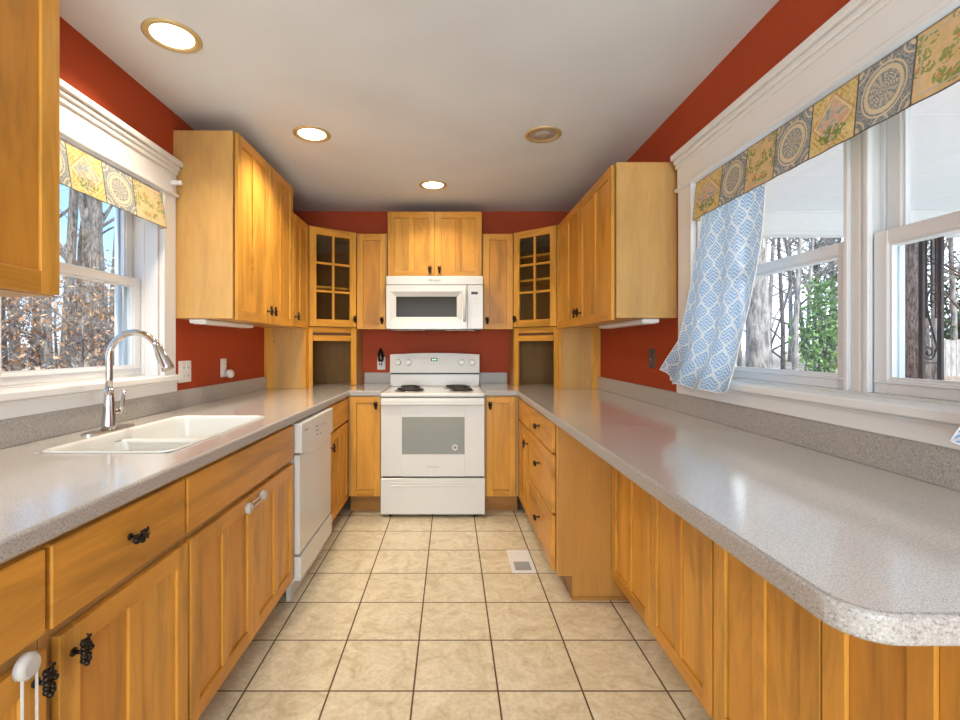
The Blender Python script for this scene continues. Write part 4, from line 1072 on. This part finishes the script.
def tree_mesh(seed, h, r, mat, spread=0.5, levels=4, fork=0.25, lean=(0, 0), nb=4, minr=0.004):
    rn = random.Random(seed); mm = MB(); tips = []
    def grow(p, d, ln, rad, lev):
        n = 5 if lev == 0 else 4; pts = [p]; rads = [rad]; cur = Vector(p); dd = Vector(d)
        for i in range(n):
            dd = (dd+Vector((rn.uniform(-1, 1), rn.uniform(-1, 1), rn.uniform(-0.3, 0.5)))*(0.06 if lev == 0 else 0.2)).normalized()
            cur = cur+dd*ln/n; pts.append(cur.copy()); rads.append(max(minr, rad*(1-0.62*(i+1)/n)))
        mm.tube(pts, rads, mat, 9 if lev == 0 else (6 if lev == 1 else 4))
        if lev >= levels: tips.extend(pts[1:]); return
        if lev >= levels-1: tips.extend(pts[2:])
        kids = nb if lev else nb+3
        for i in range(kids):
            t = rn.uniform(fork, 1.0) if lev == 0 else rn.uniform(0.25, 1.0)
            q = min(n-1, int(t*n)); f_ = t*n-q; pos = pts[q].lerp(pts[q+1], f_); rr = rads[q]+(rads[q+1]-rads[q])*f_
            a = rn.uniform(0, 2*math.pi); side = Vector((math.cos(a), math.sin(a), 0))
            nd = (dd*0.5+side*spread*rn.uniform(0.7, 1.4)+Vector((0, 0, 0.35))).normalized()
            grow(pos, nd, ln*rn.uniform(0.38, 0.6), rr*rn.uniform(0.42, 0.62), lev+1)
    grow(Vector((0, 0, -0.2)), Vector((lean[0], lean[1], 1)).normalized(), h, r, 0)
    return mm, tips
def leaves(tips, n, size, mat, rn, jit=0.15):
    mm = MB()
    for _ in range(n):
        p = rn.choice(tips)+Vector((rn.gauss(0, jit), rn.gauss(0, jit), rn.gauss(0, jit)))
        a = Vector((rn.uniform(-1, 1), rn.uniform(-1, 1), rn.uniform(-1, 1))).normalized(); b = a.cross(Vector((rn.uniform(-1, 1), rn.uniform(-1, 1), rn.uniform(-1, 1)))).normalized()
        s = size*rn.uniform(0.6, 1.3); k_ = len(mm.v)
        mm.v += [tuple(p-a*s*0.6), tuple(p+b*s*0.3), tuple(p+a*s*0.6), tuple(p-b*s*0.3)]
        mm.face([k_, k_+1, k_+2, k_+3], mat)
    return mm
def tree(name, label, cat, x, y, seed, h, r, mat, group=None, nleaf=0, lsize=0.07, lmat='leaf', low=False, **kw):
    r_ = thing(name, label, cat, (x, y, gz(x, y)), 0, group)
    mm, tips = tree_mesh(seed, h, r, mat, **kw); mm.build('trunk', r_)
    if nleaf: leaves(tips, nleaf, lsize, lmat, random.Random(seed+5), 0.12).build('foliage', r_)
    return r_
def atpx(px, Y): return ((px-451)*Y/476, Y)
GL = 'bare trees in the woods beyond the left window'; LL = 'bare grey tree in the woods beyond the left window'
spec = [(4, 5.2, .16, 'bark_dark'), (88, 11.5, .24, 'bark_pale'), (100, 9.0, .20, 'bark'), (64, 9.5, .2, 'bark'), (30, 7.0, .17, 'bark'), (112, 11, .2, 'bark'), (75, 12, .22, 'bark'), (48, 11, .2, 'bark_pale'), (15, 10, .2, 'bark'), (95, 14, .22, 'bark_pale'), (118, 16, .24, 'bark'), (-30, 9, .2, 'bark'), (36, 17, .24, 'bark'), (106, 20, .25, 'bark'), (-10, 15, .25, 'bark'), (125, 9, .17, 'bark'), (-90, 11, .2, 'bark'), (-180, 9, .2, 'bark'), (140, 14, .2, 'bark'), (170, 12, .2, 'bark'), (210, 16, .24, 'bark'), (-300, 10, .2, 'bark')]
for i, (px, Y, rr, mt) in enumerate(spec):
    x, y = atpx(px, Y); tree('bare_tree', LL, 'tree', x, y, 100+i, 9+Y*0.15, rr*0.5, mt, GL, nleaf=140 if i % 2 else 0, levels=4, fork=0.18, spread=0.8)
for i, (px, Y) in enumerate([(-5, 4.6), (40, 5.4), (78, 4.9), (105, 5.8), (20, 6.4), (62, 6.8), (115, 7.6), (-60, 6.0), (150, 7.5)]):
    x, y = atpx(px, Y); tree('beech_sapling', 'low beech sapling with dry brown leaves outside the left window', 'tree', x, y, 300+i, 1.75, 0.03, 'bark', 'beech saplings outside the left window', nleaf=420, lsize=0.05, levels=3, fork=0.1, spread=1.1)
# right side
x, y = atpx(914, 7.0); tree('oak_tree', 'thick dark furrowed tree trunk seen behind the iron porch post', 'tree', x, y, 11, 9, 0.21, 'bark_dark', levels=3, fork=0.55, spread=0.8)
x, y = atpx(759, 8.5); tree('oak_tree', 'broad pale trunk just right of the blue curtain', 'tree', x, y, 12, 9, 0.22, 'bark_pale', levels=3, fork=0.3, spread=0.8)
GR = 'slender bare trees beyond the right window'
for i, (px, Y, rr) in enumerate([(783, 11, .10), (795, 10, .12), (806, 12, .11), (822, 15, .15), (770, 14, .14), (838, 17, .16), (880, 16, .15), (935, 12, .13), (955, 14, .16), (975, 11, .13), (790, 19, .18), (815, 21, .2), (850, 21, .2), (765, 20, .2), (740, 16, .15), (805, 24, .25), (832, 26, .25), (860, 14, .14), (905, 18, .16), (1040, 14, .2), (1150, 12, .2), (1300, 12, .2)]):
    x, y = atpx(px, Y); tree('bare_tree', 'slender bare tree standing beyond the right window', 'tree', x, y, 500+i, 9, rr*0.5, 'bark_pale' if i % 3 else 'bark_dark', GR, levels=4, fork=0.10, spread=1.2, minr=0.010)
def bush(label, px, Y, h, w, n, mat, seed, name='evergreen_bush', size=0.09):
    x, y = atpx(px, Y); r_ = thing(name, label, 'bush', (x, y, gz(x, y)))
    rn = random.Random(seed); mm = MB(); tips = []
    for i in range(26):
        a = rn.uniform(0, 6.28); zt = h*rn.uniform(0.3, 1.0); q = w*(1.05-zt/h*0.7)*rn.uniform(0.4, 1)
        p = [Vector((0, 0, -0.1)), Vector((math.cos(a)*q*0.5, math.sin(a)*q*0.5, zt*0.6)), Vector((math.cos(a)*q, math.sin(a)*q, zt))]
        mm.tube(p, [0.025, 0.014, 0.004], 'bark', 4); tips += [p[1], p[2], p[1].lerp(p[2], 0.5)]
    mm.build('stems', r_); leaves(tips, n, size, mat, rn, w*0.17).build('foliage', r_)
bush('bright green evergreen bush in the far pane of the right window', 822, 11.0, 2.6, 0.9, 2600, 'leafgreen', 5)
bush('dark evergreen behind the wooden fence at the right window edge', 962, 15.0, 3.3, 1.5, 3000, 'leafdark', 6, size=0.12)
# wooden fence
fr_ = thing('wooden_fence', 'weathered grey board fence seen past the iron porch post', 'fence', (13.5, 13.0, gz(13.5, 13.0)))
mm = MB(); rn = random.Random(3)
for i in range(40):
    x = -3.0+i*0.15; z_ = 0.98+rn.uniform(-0.015, 0.015); mm.box(x, x+0.14, -0.012, 0.012, -0.4, z_, 'fencewood', 0.003)
mm.build('boards', fr_); mm = MB(); mm.box(-3, 3, 0.012, 0.05, 0.12, 0.2, 'fencewood'); mm.box(-3, 3, 0.012, 0.05, 0.75, 0.83, 'fencewood'); mm.build('rail', fr_)

# porch
mm = MB()
for i in range(14):
    y = -2.0+i*0.46; mm.box(RW+WT+0.01, 6.6, y, min(y+0.455, 4.42), 2.50, 2.56, 'porch', 0.003)
mm.box(RW+WT+0.01, 6.6, -2.0, 4.42, 2.56, 2.62, 'porchline')
tag(mm.build('porch_ceiling'), kind='structure')
mm = MB(); mm.box(RW+WT+0.02, 6.6, 4.42, 4.56, 2.275, 2.56, 'porch', 0.006); mm.box(RW+WT+0.02, 6.6, 4.405, 4.42, 2.478, 2.500, 'porch', 0.004); mm.box(RW+WT+0.02, 6.6, 4.41, 4.42, 2.285, 2.300, 'porch', 0.003)
tag(mm.build('porch_beam'), kind='structure')
mm = MB(); mm.box(RW+WT+0.02, 6.6, -2.0, 4.6, -0.45, -0.25, 'porch'); tag(mm.build('porch_floor'), kind='structure')
ic = thing('iron_porch_post', 'black wrought iron porch post with scrolls outside the right window', 'porch post', (4.52, 4.48, -0.25), R(12))
zt = 2.275+0.25
for x in (-0.115, 0.115):
    mm = MB(); mm.box(x-0.017, x+0.017, -0.017, 0.017, 0.0, zt, 'iron'); mm.build('upright', ic)
mm = MB(); mm.tube([(-0.06, 0, 1.75), (-0.06, 0, 2.5)], 0.008, 'iron', 6); mm.tube([(0.0, 0, 1.85), (0.0, 0, 2.5)], 0.008, 'iron', 6); mm.tube([(0.055, 0, 1.75), (0.055, 0, 2.5)], 0.008, 'iron', 6); mm.build('bars', ic)
mm = MB()
def scroll(cx, cz, r0, sgx, sgz, turns=1.6):
    return [(cx+sgx*r0*(1-t*0.75)*math.cos(t*turns*2*math.pi), 0, cz+sgz*r0*(1-t*0.75)*math.sin(t*turns*2*math.pi)) for t in [i/30 for i in range(31)]]
for base in (0.25, 1.33):
    S1 = scroll(-0.03, base+0.10, 0.075, 1, -1); S2 = scroll(0.03, base+0.62, 0.075, -1, 1)
    mm.tube(S1, 0.0085, 'iron', 6); mm.tube(S2, 0.0085, 'iron', 6); mm.tube([S1[0], (0.07, 0, base+0.15), (-0.07, 0, base+0.55), S2[0]], 0.0085, 'iron', 6)
    mm.tube([(-0.11, 0, base), (0.11, 0, base)], 0.007, 'iron', 6); mm.tube([(-0.11, 0, base+0.74), (0.11, 0, base+0.74)], 0.007, 'iron', 6)
mm.build('scrollwork', ic)
